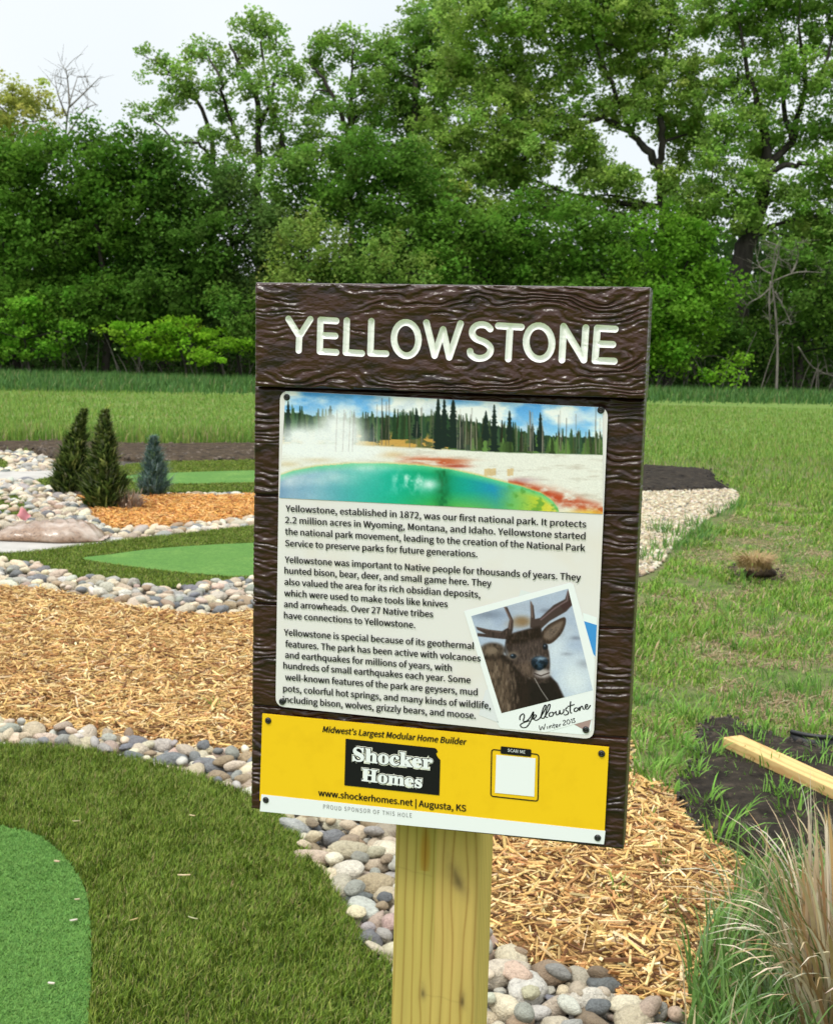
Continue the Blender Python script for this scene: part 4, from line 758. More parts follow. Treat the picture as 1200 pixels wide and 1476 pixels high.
STROKES = [[(113, 121), (145, 172)], [(177, 122), (145, 172), (143, 213)], [(253, 127), (207, 124), (205, 216), (253, 219)], [(206, 169), (250, 171)],
           [(284, 126), (281, 219), (328, 222)], [(356, 128), (353, 221), (399, 223)], ell(458, 180, 36, 49), [(517, 132), (541, 228), (566, 152), (584, 233), (617, 135)],
           list(map(tuple, smooth([(704, 150), (692, 140), (673, 138), (657, 146), (651, 162), (661, 178), (689, 190), (704, 205), (702, 222), (687, 234), (665, 236), (648, 226), (645, 216)], 4, False))),
           [(728, 141), (795, 145)], [(762, 144), (757, 238)], ell(847, 190, 38, 49), [(914, 241), (919, 143), (978, 241), (984, 147)], [(1070, 151), (1018, 148), (1011, 243), (1067, 245)], [(1015, 194), (1063, 196)]]
STROKES = [sp([z_(*p) for p in s], HOFF) for s in STROKES]
hx0, hz1 = sp([(367.5, 406.5)], HOFF)[0]; hx1 = sp([(933.5, 480)], HOFF)[0][0]; hz0 = sp([(650, 566)], HOFF)[0][1]
def header_fn(X, Z):
    P = np.column_stack([X.ravel(), Z.ravel()]); d = np.full(len(P), 1e3); hw = .0031
    for s in STROKES:
        for a, b in zip(s[:-1], s[1:]):
            lo, hi = np.minimum(a, b) - .012, np.maximum(a, b) + .012; k = np.where(((P > lo) & (P < hi)).all(1))[0]; e = b - a
            t = np.clip(((P[k] - a) @ e) / (e @ e + 1e-12), 0, 1); d[k] = np.minimum(d[k], np.hypot(*(P[k] - a - t[:, None] * e).T))
    d = d.reshape(X.shape); xs = X - hx0; zs = Z - hz0; wd, hg = hx1 - hx0, hz1 - hz0
    kn = [(.10 * wd, .10 * hg, .035, .016, 2.6), (.42 * wd, .13 * hg, .05, .015, 2.8), (.60 * wd, .86 * hg, .035, .014, -2.6), (.78 * wd, .80 * hg, .03, .016, -2.4), (.64 * wd, .22 * hg, .03, .018, 2.2), (.15 * wd, .8 * hg, .05, .015, 1.5), (.93 * wd, .36 * hg, .02, .014, 2.), (.88 * wd, .8 * hg, .035, .02, 1.6)]
    h = grain(xs, zs, 61, 118, kn, .0016); h = h * np.clip((d - hw) / .006, .25, 1) + np.where(d < hw, -.0034 * (1 - (d / hw) ** 2), 0)
    return h, np.clip(.5 + (hw - d) / .0016, 0, 1)
relief('header_board', hx0, hx1, hz0, hz1, HOFF, BT, .00036, header_fn, M['paint_header'], sign, .003)
bx0, bx1 = -U0, -U0 + .375; bz1 = hz0; bz0 = TL[2] - .42650
SEAMS = sp([(915, 741), (910, 908), (903, 1066)], 0)[:, 1]
def body_fn(X, Z):
    xs, zs = X - bx0, Z - bz0; h = grain(xs + .31 * np.searchsorted(np.sort(SEAMS), Z), zs, 71, 135, [(.355, .07, .02, .012, 2.), (.02, .30, .02, .014, 2.), (.35, .27, .02, .014, -2.), (.36, .40, .02, .012, 1.8), (.018, .12, .02, .02, -2.)], .0015)
    for s in SEAMS: h = h - .0035 * np.exp(-((Z - s - .0008 * np.sin(X * 40)) / .0011) ** 2)
    return h, None
relief('backboard', bx0, bx1, bz0, bz1 - .0005, 0, BT, .00062, body_fn, M['paint_brown'], sign)
# post: sawn 4 by 4 with eased edges, growth rings and knots
PW = .089; pz = bz0 + .30; cxs = []
rd = .006
def post_profile():
    pr = []; c4 = [(-PW / 2 + rd, BT + rd, 180), (PW / 2 - rd, BT + rd, 270), (PW / 2 - rd, BT + PW - rd, 0), (-PW / 2 + rd, BT + PW - rd, 90)]
    pts = []
    for a, b, s in c4:
        for k in range(5): pts.append((a + rd * math.cos(R(s + 22.5 * k)), b + rd * math.sin(R(s + 22.5 * k))))
    for k in range(len(pts)):
        a, b = A(pts[k]), A(pts[(k + 1) % len(pts)]); m = 130 if np.hypot(*(b - a)) > .03 else 2
        pr += [a + (b - a) * q / m for q in range(m)]
    return A(pr)
pp = post_profile(); k = len(pp); zs = np.concatenate([np.linspace(-.05, .72, 120)[:-1], np.linspace(.72, pz, 560)]); nzv = len(zs)
V = np.column_stack([np.tile(pp[:, 0], nzv), np.tile(pp[:, 1], nzv), np.repeat(zs, k)])
i = np.arange(nzv - 1)[:, None] * k; j = np.arange(k)[None]; jn = (j + 1) % k
def post_cols(V):
    X = V[:, 0] + 1.0 * (V[:, 1] - BT - .006).clip(0); Z = V[:, 2]; side = V[:, 1] > BT + .005
    kn = sp([(660, 1271), (609, 1433), (666, 1445), (612, 1245)], BT); ph = X * 95 + .35 * fbm(Z * 4, X * 12, 81) * 3 + 1.2 * X * 95 * (Z - .85) * .35
    stain = np.zeros(len(V)); core = np.zeros(len(V))
    for (a, b), sa, sb, kk in zip(kn[:3], (.0075, .0036, .0036), (.014, .0065, .0075), (-.5, -.26, -.26)):
        r2 = (((X - a) + .35 * (Z - b) * (sa > .006)) / sa) ** 2 + ((Z - b) / (sb * np.where(Z > b, 1.5, 1))) ** 2; r2 = r2 * (.45 + 1.1 * fbm(X * 260, Z * 170, 88)); ph = ph + kk * np.exp(-((X - a) / (2.4 * sa)) ** 2 - ((Z - b) / (3.2 * sb)) ** 2) * np.tanh((X - a) / sa); stain = np.maximum(stain, np.exp(-r2 * 1.1)); core = np.maximum(core, np.exp(-r2 * 5))
    a, b = kn[3]; r2 = ((X - a) / .0055) ** 2 + ((Z - b - .012) / .03) ** 2; ora = np.exp(-r2 ** 2) * (Z > b - .008)
    f_ = ph - np.floor(ph); late = np.exp(-((f_ - .5) / .09) ** 2) * .55 + np.clip((f_ - .1) / .4, 0, 1) * (f_ < .5) * .16
    c = A([.53, .375, .115]) * (1 + .10 * (fbm(X * 60, Z * 4, 83)[:, None] - .5) * 2) * (1 + .08 * (fbm(X * 300, Z * 12, 84)[:, None] - .5) * 2)
    mixn = fbm(X * 14, Z * 3, 86)[:, None]; c = c * (1 - .22 * np.clip(mixn - .45, 0, 1) * A([1, .4, 1.2]) * 2)
    c = c * (1 - late[:, None] * A([.48, .62, .70])); c = c * (1 - ora[:, None] * A([.12, .35, .6]))
    c = c * (1 - stain[:, None] * A([.42, .44, .3])) * (1 - core[:, None] * .4)
    for (x0, y0), ln in (((596, 1256), .02), ((640, 1440), .02)):
        a, b = sp([(x0, y0)], BT)[0]; c = c * (1 - .13 * np.exp(-((Z - b + .12 * (X - a) + .004 * (fbm(X * 90, X * 0, 5) - .5)) / .0008) ** 2) * (np.abs(X - a) < ln))[:, None]
    c[side] = c[side] * A([1.04, 1.07, 1.0]); return np.clip(c, .01, .9)
mesh_obj('post', V, [np.stack([i + j, i + jn, i + k + jn, i + k + j], -1).reshape(-1, 4), (np.arange(k) + (nzv - 1) * k)[None]], M['wood'], sign, post_cols(V))

# plates -----------------------------------------------------------------------------------------
def rounded(q, r, n=7):
    q = A(q); out = []
    for i in range(4):
        p, a, b = q[i], q[i - 1], q[(i + 1) % 4]; da = (a - p) / np.linalg.norm(a - p); db = (b - p) / np.linalg.norm(b - p); s, e = p + da * r, p + db * r
        for t in np.linspace(0, 1, n): out.append((1 - t) ** 2 * s + 2 * t * (1 - t) * p + t * t * e)
    return A(out)
def slab(name, P, y0, y1, m, parent):
    """outline P (x, z) as a plate whose face is at y0 and back at y1"""
    P = A(P); n = len(P); V = np.concatenate([np.column_stack([P[:, 0], np.full(n, y0), P[:, 1]]), np.column_stack([P[:, 0], np.full(n, y1), P[:, 1]])])
    tri = np.array(tessellate_polygon([[Vector((*p, 0)) for p in P]])); i = np.arange(n); j = (i + 1) % n
    return mesh_obj(name, V, [tri, tri[:, ::-1] + n, np.stack([i, i + n, j + n, j], 1)], m, parent)
def flat(g, P, y, C=None):
    P = A(P); tri = np.array(tessellate_polygon([[Vector((*p, 0)) for p in P]])); g.add(np.column_stack([P[:, 0], np.full(len(P), y), P[:, 1]]), tri, C); return g
PF = -.0042
plate_q = sp([(403.5, 563), (876, 587.5), (855, 1066), (397, 1018)], PF); plate = slab('info_plate', rounded(plate_q, .0095), PF, PF + .002, M['plate'], sign)
panel_q = sp([(378, 1029), (877, 1077.5), (870, 1216), (374, 1154.5)], PF); panel = slab('sponsor_panel', panel_q, PF, PF + .002, M['yellow'], sign)
class Paint:
    def __init__(s, w, h, q, col):
        s.q = q; s.X, s.Y = np.meshgrid(np.arange(0, w, q) + q / 2, np.arange(0, h, q) + q / 2); s.I = np.zeros(s.X.shape + (3,)) + A(col, float)
    def mix(s, m, c): m = np.clip(m, 0, 1)[..., None]; s.I = s.I * (1 - m) + A(c, float) * m
    def poly(s, pts, c, a=1, soft=None):
        P = A(pts, float); m = inside(np.column_stack([s.X.ravel(), s.Y.ravel()]), P).reshape(s.X.shape).astype(float)
        if soft:
            d = edge_dist(np.column_stack([s.X.ravel(), s.Y.ravel()]), P).reshape(s.X.shape); m = np.where(m > 0, np.clip(.5 + d / soft, 0, 1), np.clip(.5 - d / soft, 0, 1))
        s.mix(m * a, c)
    def ell(s, cx, cy, rx, ry, c, a=1, p=1.0): r = ((s.X - cx) / rx) ** 2 + ((s.Y - cy) / ry) ** 2; s.mix(a * np.exp(-r ** p), c)
    def line(s, pts, w, c, a=1):
        P = np.column_stack([s.X.ravel(), s.Y.ravel()]); d = np.full(len(P), 1e9)
        for p, q in zip(A(pts, float)[:-1], A(pts, float)[1:]):
            e = q - p; t = np.clip(((P - p) @ e) / (e @ e + 1e-9), 0, 1); d = np.minimum(d, np.hypot(*(P - p - t[:, None] * e).T))
        s.mix(a * np.clip(.5 + (w / 2 - d.reshape(s.X.shape)) / s.q, 0, 1), c)
    def at(s, x, y):
        fx = np.clip(x / s.q - .5, 0, s.X.shape[1] - 1.001); fy = np.clip(y / s.q - .5, 0, s.X.shape[0] - 1.001); ix, iy = fx.astype(int), fy.astype(int); fx, fy = (fx - ix)[..., None], (fy - iy)[..., None]
        return (s.I[iy, ix] * (1 - fx) + s.I[iy, ix + 1] * fx) * (1 - fy) + (s.I[iy + 1, ix] * (1 - fx) + s.I[iy + 1, ix + 1] * fx) * fy
def print_mesh(name, quad, nu, nv, y, paint, ox, oy, sc, parent, mask=None):
    q = A(quad, float); u, v = np.meshgrid(np.linspace(0, 1, nu), np.linspace(0, 1, nv)); u, v = u[..., None], v[..., None]
    px = (q[0] * (1 - u) + q[1] * u) * (1 - v) + (q[3] * (1 - u) + q[2] * u) * v; P = sp(px.reshape(-1, 2), y)
    c = lin(np.clip(paint.at((px[..., 0] - ox) / sc, (px[..., 1] - oy) / sc), 0, 255)).reshape(-1, 3) * .80
    i = np.arange(nu * nv).reshape(nv, nu); f = np.stack([i[:-1, :-1], i[1:, :-1], i[1:, 1:], i[:-1, 1:]], -1).reshape(-1, 4)
    if mask is not None: f = f[mask(px.reshape(-1, 2))[f].all(1)]
    return mesh_obj(name, np.column_stack([P[:, 0], np.full(len(P), y), P[:, 1]]), f, M['print'], parent, c)
# hot spring picture
w = Paint(1200, 470, 2, (235, 233, 230)); X, Y = w.X, w.Y; topy = 25 + X * .0385
w.I[:] = A([84, 160, 232]) + (Y - topy)[..., None] * A([.55, .38, .12]); cl = fbm(X / 130, Y / 55, 201, 5)
w.mix((cl - .40) * 4.5 * (1 - .5 * np.exp(-((X - 700) / 130) ** 2 - ((Y - 60) / 26) ** 2)), (246, 248, 252)); w.mix((fbm(X / 60, Y / 40, 203) - .55) * 2, (196, 208, 226)); w.ell(310, 45, 50, 14, (110, 178, 238), .6); w.ell(1130, 100, 60, 26, (120, 180, 236), .5)
r_ = np.random.RandomState(4); ridge = np.interp(X, [0, 60, 150, 300, 430, 560, 640, 760, 860, 1000, 1200], [88, 96, 108, 112, 106, 104, 118, 136, 160, 180, 186]); foot = np.interp(X, [0, 250, 400, 560, 700, 850, 1200], [208, 212, 217, 226, 235, 242, 250])
w.mix((Y - ridge - 9 * vnoise(X / 7, Y * 0, 5)) / 3, (38, 62, 46)); w.mix(np.clip((Y - ridge) / 20, 0, 1) * np.clip(fbm(X / 12, Y / 30, 211) * 3 - 1.2, 0, .7), (84, 112, 58)); w.mix(np.clip((Y - foot) / 4, 0, 1), (236, 232, 226))
w.mix(np.clip((Y - foot + 52) / 24, 0, 1) * np.clip((foot + 8 - Y) / 8, 0, 1) * (X < 620) * (.35 + .65 * (fbm(X / 30, Y / 12, 217) > .42)), (206, 160, 84))
def fir(x, t, b, wd, c):
    m = (Y > t) & (Y < b); ww = wd * ((Y - t) / (b - t)) ** .75 * (.55 + .9 * vnoise(Y / 5 + x, X * 0 + x, 7)); w.mix(np.where(m, np.clip(1 + (ww - np.abs(X - x)) / 2, 0, 1), 0), c)
for k in range(150): x = r_.uniform(0, 1190); rg = np.interp(x, X[0], ridge[0]); fir(x, rg - r_.uniform(-4, 26), min(rg + 90, np.interp(x, X[0], foot[0])), r_.uniform(5, 9), tuple(A([40, 62, 44]) * r_.uniform(.55, 1.5) + A([r_.uniform(0, 22), r_.uniform(0, 14), 0])))
for k in range(60): x = r_.uniform(620, 1180); b = np.interp(x, X[0], foot[0]); fir(x, b - r_.uniform(30, 62), b + 2, r_.uniform(5, 9), tuple(A([78, 104, 54]) * r_.uniform(.6, 1.35)))
for x, t, b, wd in [(578, 42, 232, 17), (600, 44, 225, 16), (632, 40, 228, 20), (780, 70, 240, 17), (835, 92, 205, 13), (946, 98, 240, 14), (750, 92, 200, 13), (38, 58, 205, 14), (190, 74, 170, 18), (500, 84, 190, 15), (918, 138, 238, 12), (340, 135, 205, 12), (660, 120, 232, 10)]: fir(x, t, b, wd, (26, 42, 36))
for k in range(46):
    x = r_.choice([r_.uniform(250, 570), r_.uniform(640, 720), r_.uniform(860, 1160)]); b = np.interp(x, X[0], foot[0]) + r_.uniform(-8, 4); t = b - r_.uniform(60, 150); w.line([(x, b), (x + r_.uniform(-4, 4), t)], 2.2, tuple(A([150, 140, 128]) * r_.uniform(.6, 1.2)), .8)
for x, t in ((376, 48), (402, 46), (392, 60), (1012, 108), (1040, 120), (1146, 60), (1068, 180), (1110, 170)): w.line([(x, t), (x - 2, np.interp(x, X[0], foot[0]))], 2.4, (96, 88, 80), .85)
w.mix((fbm(X / 60, Y / 10, 221) - .56) * 3 * (Y > foot + 6), (206, 196, 186)); w.ell(400, 250, 50, 12, (216, 170, 110), .7); w.ell(150, 268, 55, 9, (206, 178, 136), .8); w.ell(40, 285, 40, 10, (214, 190, 150), .6)
w.mix(np.exp(-((Y - 276 - .05 * (X - 560)) / 15) ** 2) * np.clip(1 - ((X - 560) / 150) ** 2, 0, 1) * np.clip(fbm(X / 40, Y / 7, 223) * 3 - .8, 0, 1), (196, 84, 46)); w.ell(640, 292, 50, 6, (170, 60, 40), .85); w.ell(610, 270, 80, 5, (190, 90, 50), .8)
for x in (755, 775, 838): w.poly([(x - 12, 302), (x + 12, 300), (x + 10, 326), (x - 11, 328)], (214, 176, 120), .7)
bank = [(0, 328), (60, 308), (140, 293), (260, 283), (400, 283), (520, 290), (620, 303), (720, 325), (800, 346), (880, 366), (950, 390), (990, 418), (1010, 445), (1016, 480)]
w.mix(np.exp(-((Y - np.interp(X, [860, 980, 1080, 1200], [352, 398, 428, 462])) / np.interp(X, [840, 1000, 1200], [10, 26, 22])) ** 2) * (X > 830) * np.clip(fbm(X / 26, Y / 14, 227) * 2.6 - .5, 0, 1), (190, 76, 44)); w.ell(885, 342, 46, 9, (190, 150, 160), .7); w.ell(1120, 462, 70, 14, (236, 190, 60), .8)
w.poly([(x, y - 5) for x, y in bank] + [(1090, 480), (0, 480)], (206, 196, 120), .8, 8); pool = bank + [(0, 480)]
tmp = w.I.copy(); xs = [0, 120, 300, 420, 580, 680, 780, 860, 930, 1000]; rgb = A([(112, 146, 186), (104, 158, 190), (64, 178, 170), (22, 176, 148), (14, 158, 106), (22, 160, 150), (34, 146, 184), (118, 188, 110), (196, 204, 62), (240, 214, 88)])
wat = np.stack([np.interp(X + 40 * (fbm(X / 70, Y / 40, 231) - .5), xs, rgb[:, c]) for c in range(3)], -1); sh_ = np.clip((Y - np.interp(X, *zip(*bank))) / 26, 0, 1)[..., None]
wat = wat * sh_ + (1 - sh_) * A([96, 204, 150]); low_ = np.clip((Y - 380) / 60, 0, 1)[..., None] * np.exp(-((X - 660) / 190) ** 2)[..., None]; wat = wat * (1 - .75 * low_) + A([120, 190, 70]) * .75 * low_
w.I = wat; w.mix(np.exp(-((X - 594) / 26) ** 2) * np.clip((Y - 300) / 10, 0, 1) * (.4 + .6 * vnoise(X / 8, Y / 12, 9)), (16, 104, 58)); w.mix(np.clip(fbm(X / 22, Y / 30, 233) * 3 - 1.5, 0, 1) * np.exp(-((X - 480) / 70) ** 2 - ((Y - 345) / 40) ** 2), (232, 248, 246)); w.ell(545, 358, 34, 20, (226, 246, 246), .8)
w.mix(np.clip((X - 800) / 60, 0, 1) * np.clip(fbm(X / 22, Y / 16, 235) * 4 - 2, 0, .7), (84, 150, 60)); water = w.I
m_ = inside(np.column_stack([X.ravel(), Y.ravel()]), A(pool, float)).reshape(X.shape)[..., None]; w.I = np.where(m_, water, tmp)
for x, y, a, b, al in [(110, 195, 130, 42, .8), (205, 150, 62, 66, .7), (255, 205, 70, 46, .7), (90, 180, 70, 40, .75), (175, 200, 80, 45, .85), (250, 160, 60, 55, .7), (235, 110, 40, 40, .4), (60, 225, 70, 26, .7), (310, 245, 90, 22, .75), (150, 250, 110, 22, .6), (60, 345, 90, 26, .45), (190, 330, 120, 30, .35), (330, 300, 90, 18, .4), (100, 400, 90, 30, .25)]: w.mix(min(.95, al * 1.35) * np.exp(-((X - x) / a) ** 2 - ((Y - y) / b) ** 2) * (.55 + .9 * (fbm(X / 40, Y / 30, 241) - .1)), (243, 244, 248))
for x in (215, 240, 262, 275): w.line([(x, 90), (x - 6, 240)], 2, (140, 120, 120), .45)
w.I = (w.I - 128) * 1.06 + 132; w.I *= (1 + .03 * r_.randn(*X.shape))[..., None]
PIC = PF - .0005
pic_q = A([(411.5, 563.8), (868, 587.3), (868.3, 741), (402.5, 717.5)])
print_mesh('landscape_picture', pic_q, 430, 150, PIC, w, 400, 555, .4, plate)
g = Geo()
# text -------------------------------------------------------------------------------------------
try: INTER = bpy.data.fonts.load(bpy.utils.system_resource('DATAFILES', path='fonts') + '/Noto Sans CJK Regular.woff2')
except Exception: INTER = None
def glyphs(txt, bold, shear, space=1.0, plain=False):
    cu = bpy.data.curves.new('line', 'FONT'); cu.body = txt
    if INTER and not plain: cu.font = INTER
    cu.size = 1; cu.offset = bold if plain or bold < 0 else 0; cu.shear = shear; cu.resolution_u = 3; cu.space_character = space; cu.fill_mode = 'FRONT'
    ob = bpy.data.objects.new('line', cu); COL.objects.link(ob); dg = bpy.context.evaluated_depsgraph_get(); me = bpy.data.meshes.new_from_object(ob.evaluated_get(dg))
    V = np.zeros(len(me.vertices) * 3, np.float32); me.vertices.foreach_get('co', V); T = [tuple(p.vertices) for p in me.polygons]; bpy.data.objects.remove(ob); bpy.data.curves.remove(cu); bpy.data.meshes.remove(me)
    return V.reshape(-1, 3)[:, :2].astype(float), T
CAP = np.ptp(glyphs('H', 0, 0)[0][:, 1]); CAPS = np.ptp(glyphs('\U0001D407', 0, 0, 1.0, True)[0][:, 1])
def write(g, txt, p0, p1, cap_px, y, bold=.0, shear=0, zoom=None, space=1.0, wobble=0, plain=False):
    if zoom: p0, p1 = [(zoom[0] + p[0] * zoom[2], zoom[1] + p[1] * zoom[2]) for p in (p0, p1)]; cap_px *= zoom[2]
    a, b = sp([p0, p1], y); c = sp([(p0[0], p0[1] - cap_px)], y)[0]; cap = np.linalg.norm(c - a); V, T = glyphs(txt, bold, shear, space, plain)
    x0, x1 = V[:, 0].min(), V[:, 0].max(); ex = (b - a); ln = np.linalg.norm(ex); ex = ex / ln; ez = A([-ex[1], ex[0]])
    X_, Y_ = (V[:, 0] - x0) / (x1 - x0) * ln, V[:, 1] / (CAPS if plain else CAP) * cap
    if wobble: Y_ = Y_ + wobble * cap * np.sin(X_ / cap * 1.3)
    P = a + X_[:, None] * ex + Y_[:, None] * ez; by = {}
    for t in T: by.setdefault(len(t), []).append(t)
    sh = [(0, 0)] if plain or bold <= 0 else [(-1, 0), (1, 0), (0, .6), (0, -.6)]    # a heavier weight: the letter laid over itself, slightly shifted
    for k, (sx, sz) in enumerate(sh):
        Q = P + (ex * sx + ez * sz) * bold * cap; g.add(np.column_stack([Q[:, 0], np.full(len(Q), y - k * .00004), Q[:, 1]]), [A(v) for v in by.values()])
Z2 = (390, 715, .416667); TXT = [("Yellowstone, established in 1872, was our first national park. It protects", (52, 53), (1090, 109)), ("2.2 million acres in Wyoming, Montana, and Idaho. Yellowstone started", (50, 93), (1087, 150)), ("the national park movement, leading to the creation of the National Park", (50, 133), (1086, 191)), ("Service to preserve parks for future generations.", (50, 173), (714, 212)),
       ("Yellowstone was important to Native people for thousands of years. They", (49, 230), (1071, 293)), ("hunted bison, bear, deer, and small game here. They", (48, 268), (762, 313)), ("also valued the area for its rich obsidian deposits,", (48, 307), (724, 352)), ("which were used to make tools like knives", (47, 346), (611, 385)), ("and arrowheads. Over 27 Native tribes", (46, 384), (561, 420)), ("have connections to Yellowstone.", (46, 423), (499, 457)),
       ("Yellowstone is special because of its geothermal", (46, 482), (702, 530)), ("features. The park has been active with volcanoes", (51, 522), (725, 573)), ("and earthquakes for millions of years, with", (50, 560), (625, 606)), ("hundreds of small earthquakes each year. Some", (44, 597), (690, 648)), ("well-known features of the park are geysers, mud", (50, 637), (714, 690)), ("pots, colorful hot springs, and many kinds of wildlife,", (43, 676), (760, 737)), ("including bison, wolves, grizzly bears, and moose.", (42, 714), (708, 771))]
TY = PF - .0010
for t, a, b in TXT: write(g, t, a, b, 21.5, TY, .034, 0, Z2)
g.build('body_text', M['ink'], plate)
# instant photo print with the elk, and the prints showing behind it
ZE = (660, 820, .183333); e_ = lambda pts: [(ZE[0] + x * ZE[2], ZE[1] + y * ZE[2]) for x, y in pts]
def clip_plate(pts):
    q = sp([(876 - 1.0, 587.5), (855 - 1.0, 1066)], 0); return pts
flat(g_ := Geo(), sp(e_([(478, 215), (492, 165), (600, 195), (600, 300), (480, 300)]), PF - .0002), PF - .0002, (.66, .68, .70)); g_.build('photo_print', M['print'], plate)
flat(g_ := Geo(), sp(e_([(980, 345), (1091, 383), (1076, 700), (1000, 640)]), PF - .0002), PF - .0002, (.74, .78, .80)); g_.build('photo_print', M['print'], plate)
flat(g_ := Geo(), sp(e_([(985, 410), (1089, 442), (1078, 690), (1040, 640)]), PF - .0003), PF - .0003, (.05, .26, .62)); g_.build('photo_print', M['print'], plate)
flat(g_ := Geo(), sp(e_([(215, 955), (162, 1150), (335, 1218), (420, 1200), (330, 900)]), PF - .0002), PF - .0002, (.66, .66, .70)); g_.build('photo_print', M['print'], plate)
flat(g_ := Geo(), sp(e_([(300, 1200), (330, 1255), (1000, 1305), (1046, 1270), (1060, 960), (900, 1100)]), PF - .0002), PF - .0002, (.76, .79, .81)); g_.build('photo_print', M['print'], plate)
flat(g_ := Geo(), sp(e_([(900, 1218), (1048, 1176), (1020, 1285)]), PF - .0003), PF - .0003, (.36, .24, .23)); g_.build('photo_print', M['print'], plate)
pol = e_([(45, 332), (880, 108), (906, 122), (1076, 720), (1058, 1182), (690, 1285), (332, 1255)]); card = slab('photo_card', sp(pol, PF - .0004), PF - .0004, PF - .00035, M['white'], plate)
w = Paint(1200, 1364, 4, (206, 216, 236)); X, Y = w.X, w.Y
w.mix(.6 * np.clip(fbm(X / 160, Y / 120, 301) * 2.4 - .7, 0, 1), (168, 184, 218)); w.mix(np.clip((700 - Y) / 900, 0, .3), (150, 160, 190)); w.ell(230, 360, 130, 36, (120, 128, 150), .7); w.ell(470, 300, 200, 30, (176, 182, 204), .6); w.ell(500, 415, 80, 46, (142, 106, 66), .85, 1.5); w.ell(430, 440, 60, 30, (170, 150, 130), .5)
for x, y, a, b in ((925, 545, 46, 16), (985, 750, 50, 34), (850, 670, 46, 14), (700, 330, 60, 20)): w.ell(x, y, a, b, (128, 132, 152), .75)
w.ell(920, 880, 150, 150, (240, 245, 252), .8); w.ell(760, 640, 90, 120, (232, 238, 250), .6)
DK = (46, 33, 30); w.poly([(180, 690), (300, 650), (420, 700), (560, 860), (700, 820), (780, 900), (840, 1030), (330, 1180), (190, 760)], DK, 1, 18); w.poly([(215, 720), (330, 700), (400, 760), (420, 1150), (300, 1180)], (104, 84, 72), .8, 40); w.mix(.6 * inside(np.column_stack([X.ravel(), Y.ravel()]), A([(215, 710), (430, 760), (500, 1140), (300, 1180)], float)).reshape(X.shape) * np.clip(fbm(X / 14, Y / 60, 311) * 3 - 1.2, 0, 1), (150, 128, 112)); w.poly([(560, 900), (720, 850), (830, 1030), (560, 1110)], (34, 26, 26), .8, 50)
an = (74, 58, 56); w.poly([(140, 455), (240, 478), (345, 490), (392, 462), (404, 400), (360, 300), (386, 300), (434, 410), (430, 480), (408, 556), (345, 552), (150, 530), (152, 505), (215, 512), (150, 478)], an, 1, 8); w.line([(364, 300), (412, 400), (404, 470)], 9, (142, 116, 112), .8); w.line([(160, 468), (340, 500)], 8, (112, 92, 88), .8)
w.poly([(566, 250), (592, 290), (604, 395), (645, 385), (750, 285), (840, 238), (864, 158), (908, 272), (850, 335), (720, 410), (645, 478), (565, 462), (570, 370)], an, 1, 8); w.line([(575, 262), (582, 380)], 10, (150, 126, 120), .7); w.line([(862, 175), (856, 250), (760, 310), (650, 400)], 12, (130, 104, 110), .8); w.poly([(800, 290), (905, 235), (910, 275), (830, 330)], (70, 46, 48), .8, 10)
w.ell(272, 640, 102, 62, (72, 56, 48), 1, 4); w.ell(262, 642, 74, 42, (138, 118, 104), .9, 1.4); w.poly(smooth([(640, 545), (690, 455), (780, 400), (840, 382), (842, 440), (800, 525), (715, 592)], 5), (70, 52, 44), 1, 8); w.poly(smooth([(672, 530), (710, 470), (815, 410), (815, 450), (770, 520), (715, 560)], 5), (128, 108, 98), .9, 22); w.mix(.6 * np.exp(-((X - 750) / 60) ** 2 - ((Y - 490) / 50) ** 2) * (fbm(X / 16, Y / 16, 315) > .5), (92, 78, 72))
w.poly(smooth([(375, 590), (410, 520), (500, 488), (640, 462), (662, 545), (704, 620), (722, 740), (706, 850), (640, 905), (560, 860), (470, 800), (410, 700)], 4), (60, 46, 44), 1, 14); w.poly([(390, 520), (640, 455), (660, 545), (560, 560), (400, 600)], (40, 26, 22), .95, 34); w.poly([(430, 620), (640, 560), (690, 650), (600, 720), (480, 760)], (86, 70, 68), .8, 50); w.poly([(440, 760), (560, 730), (600, 860), (540, 850)], (120, 98, 86), .7, 40); w.line([(388, 540), (372, 640), (440, 790), (470, 900)], 26, (40, 28, 26), .6)
w.mix(.5 * np.clip(fbm(X / 9, Y / 30, 319) * 3 - 1.4, 0, 1) * ((X > 200) & (X < 840) & (Y > 470)) * (w.I.sum(-1) < 300), (24, 17, 16)); w.mix(.35 * np.clip(fbm(X / 10, Y / 26, 317) * 3 - 1.4, 0, 1) * ((X > 370) & (X < 720) & (Y > 480) & (Y < 900)), (132, 110, 100)); w.ell(428, 684, 44, 34, (150, 132, 120), .7, 2); w.ell(432, 687, 27, 20, (20, 24, 36), 1, 3); w.ell(425, 680, 8, 6, (150, 170, 196), .9); w.ell(684, 612, 22, 26, (24, 24, 34), 1, 3); w.ell(680, 605, 6, 7, (140, 156, 180), .9)
w.ell(664, 822, 66, 38, (198, 186, 188), .95, 2); w.line([(600, 822), (650, 842), (715, 818)], 9, (60, 44, 44), .9); w.poly(smooth([(574, 742), (590, 700), (640, 688), (690, 700), (706, 740), (680, 776), (640, 800), (600, 782)], 5), (22, 30, 44), 1, 8); w.mix(.55 * np.exp(-((X - 640) / 50) ** 2 - ((Y - 728) / 36) ** 2) * (fbm(X / 14, Y / 14, 321) > .5), (110, 140, 172)); w.ell(650, 705, 44, 14, (150, 170, 196), .85); w.ell(612, 770, 14, 18, (6, 8, 14), 1); w.ell(680, 765, 13, 18, (6, 8, 14), 1); w.ell(640, 760, 18, 26, (60, 92, 120), .5); w.line([(600, 860), (650, 950), (706, 1032)], 5, (214, 206, 204), .8)
w.I *= (1 + .03 * r_.randn(*X.shape))[..., None]
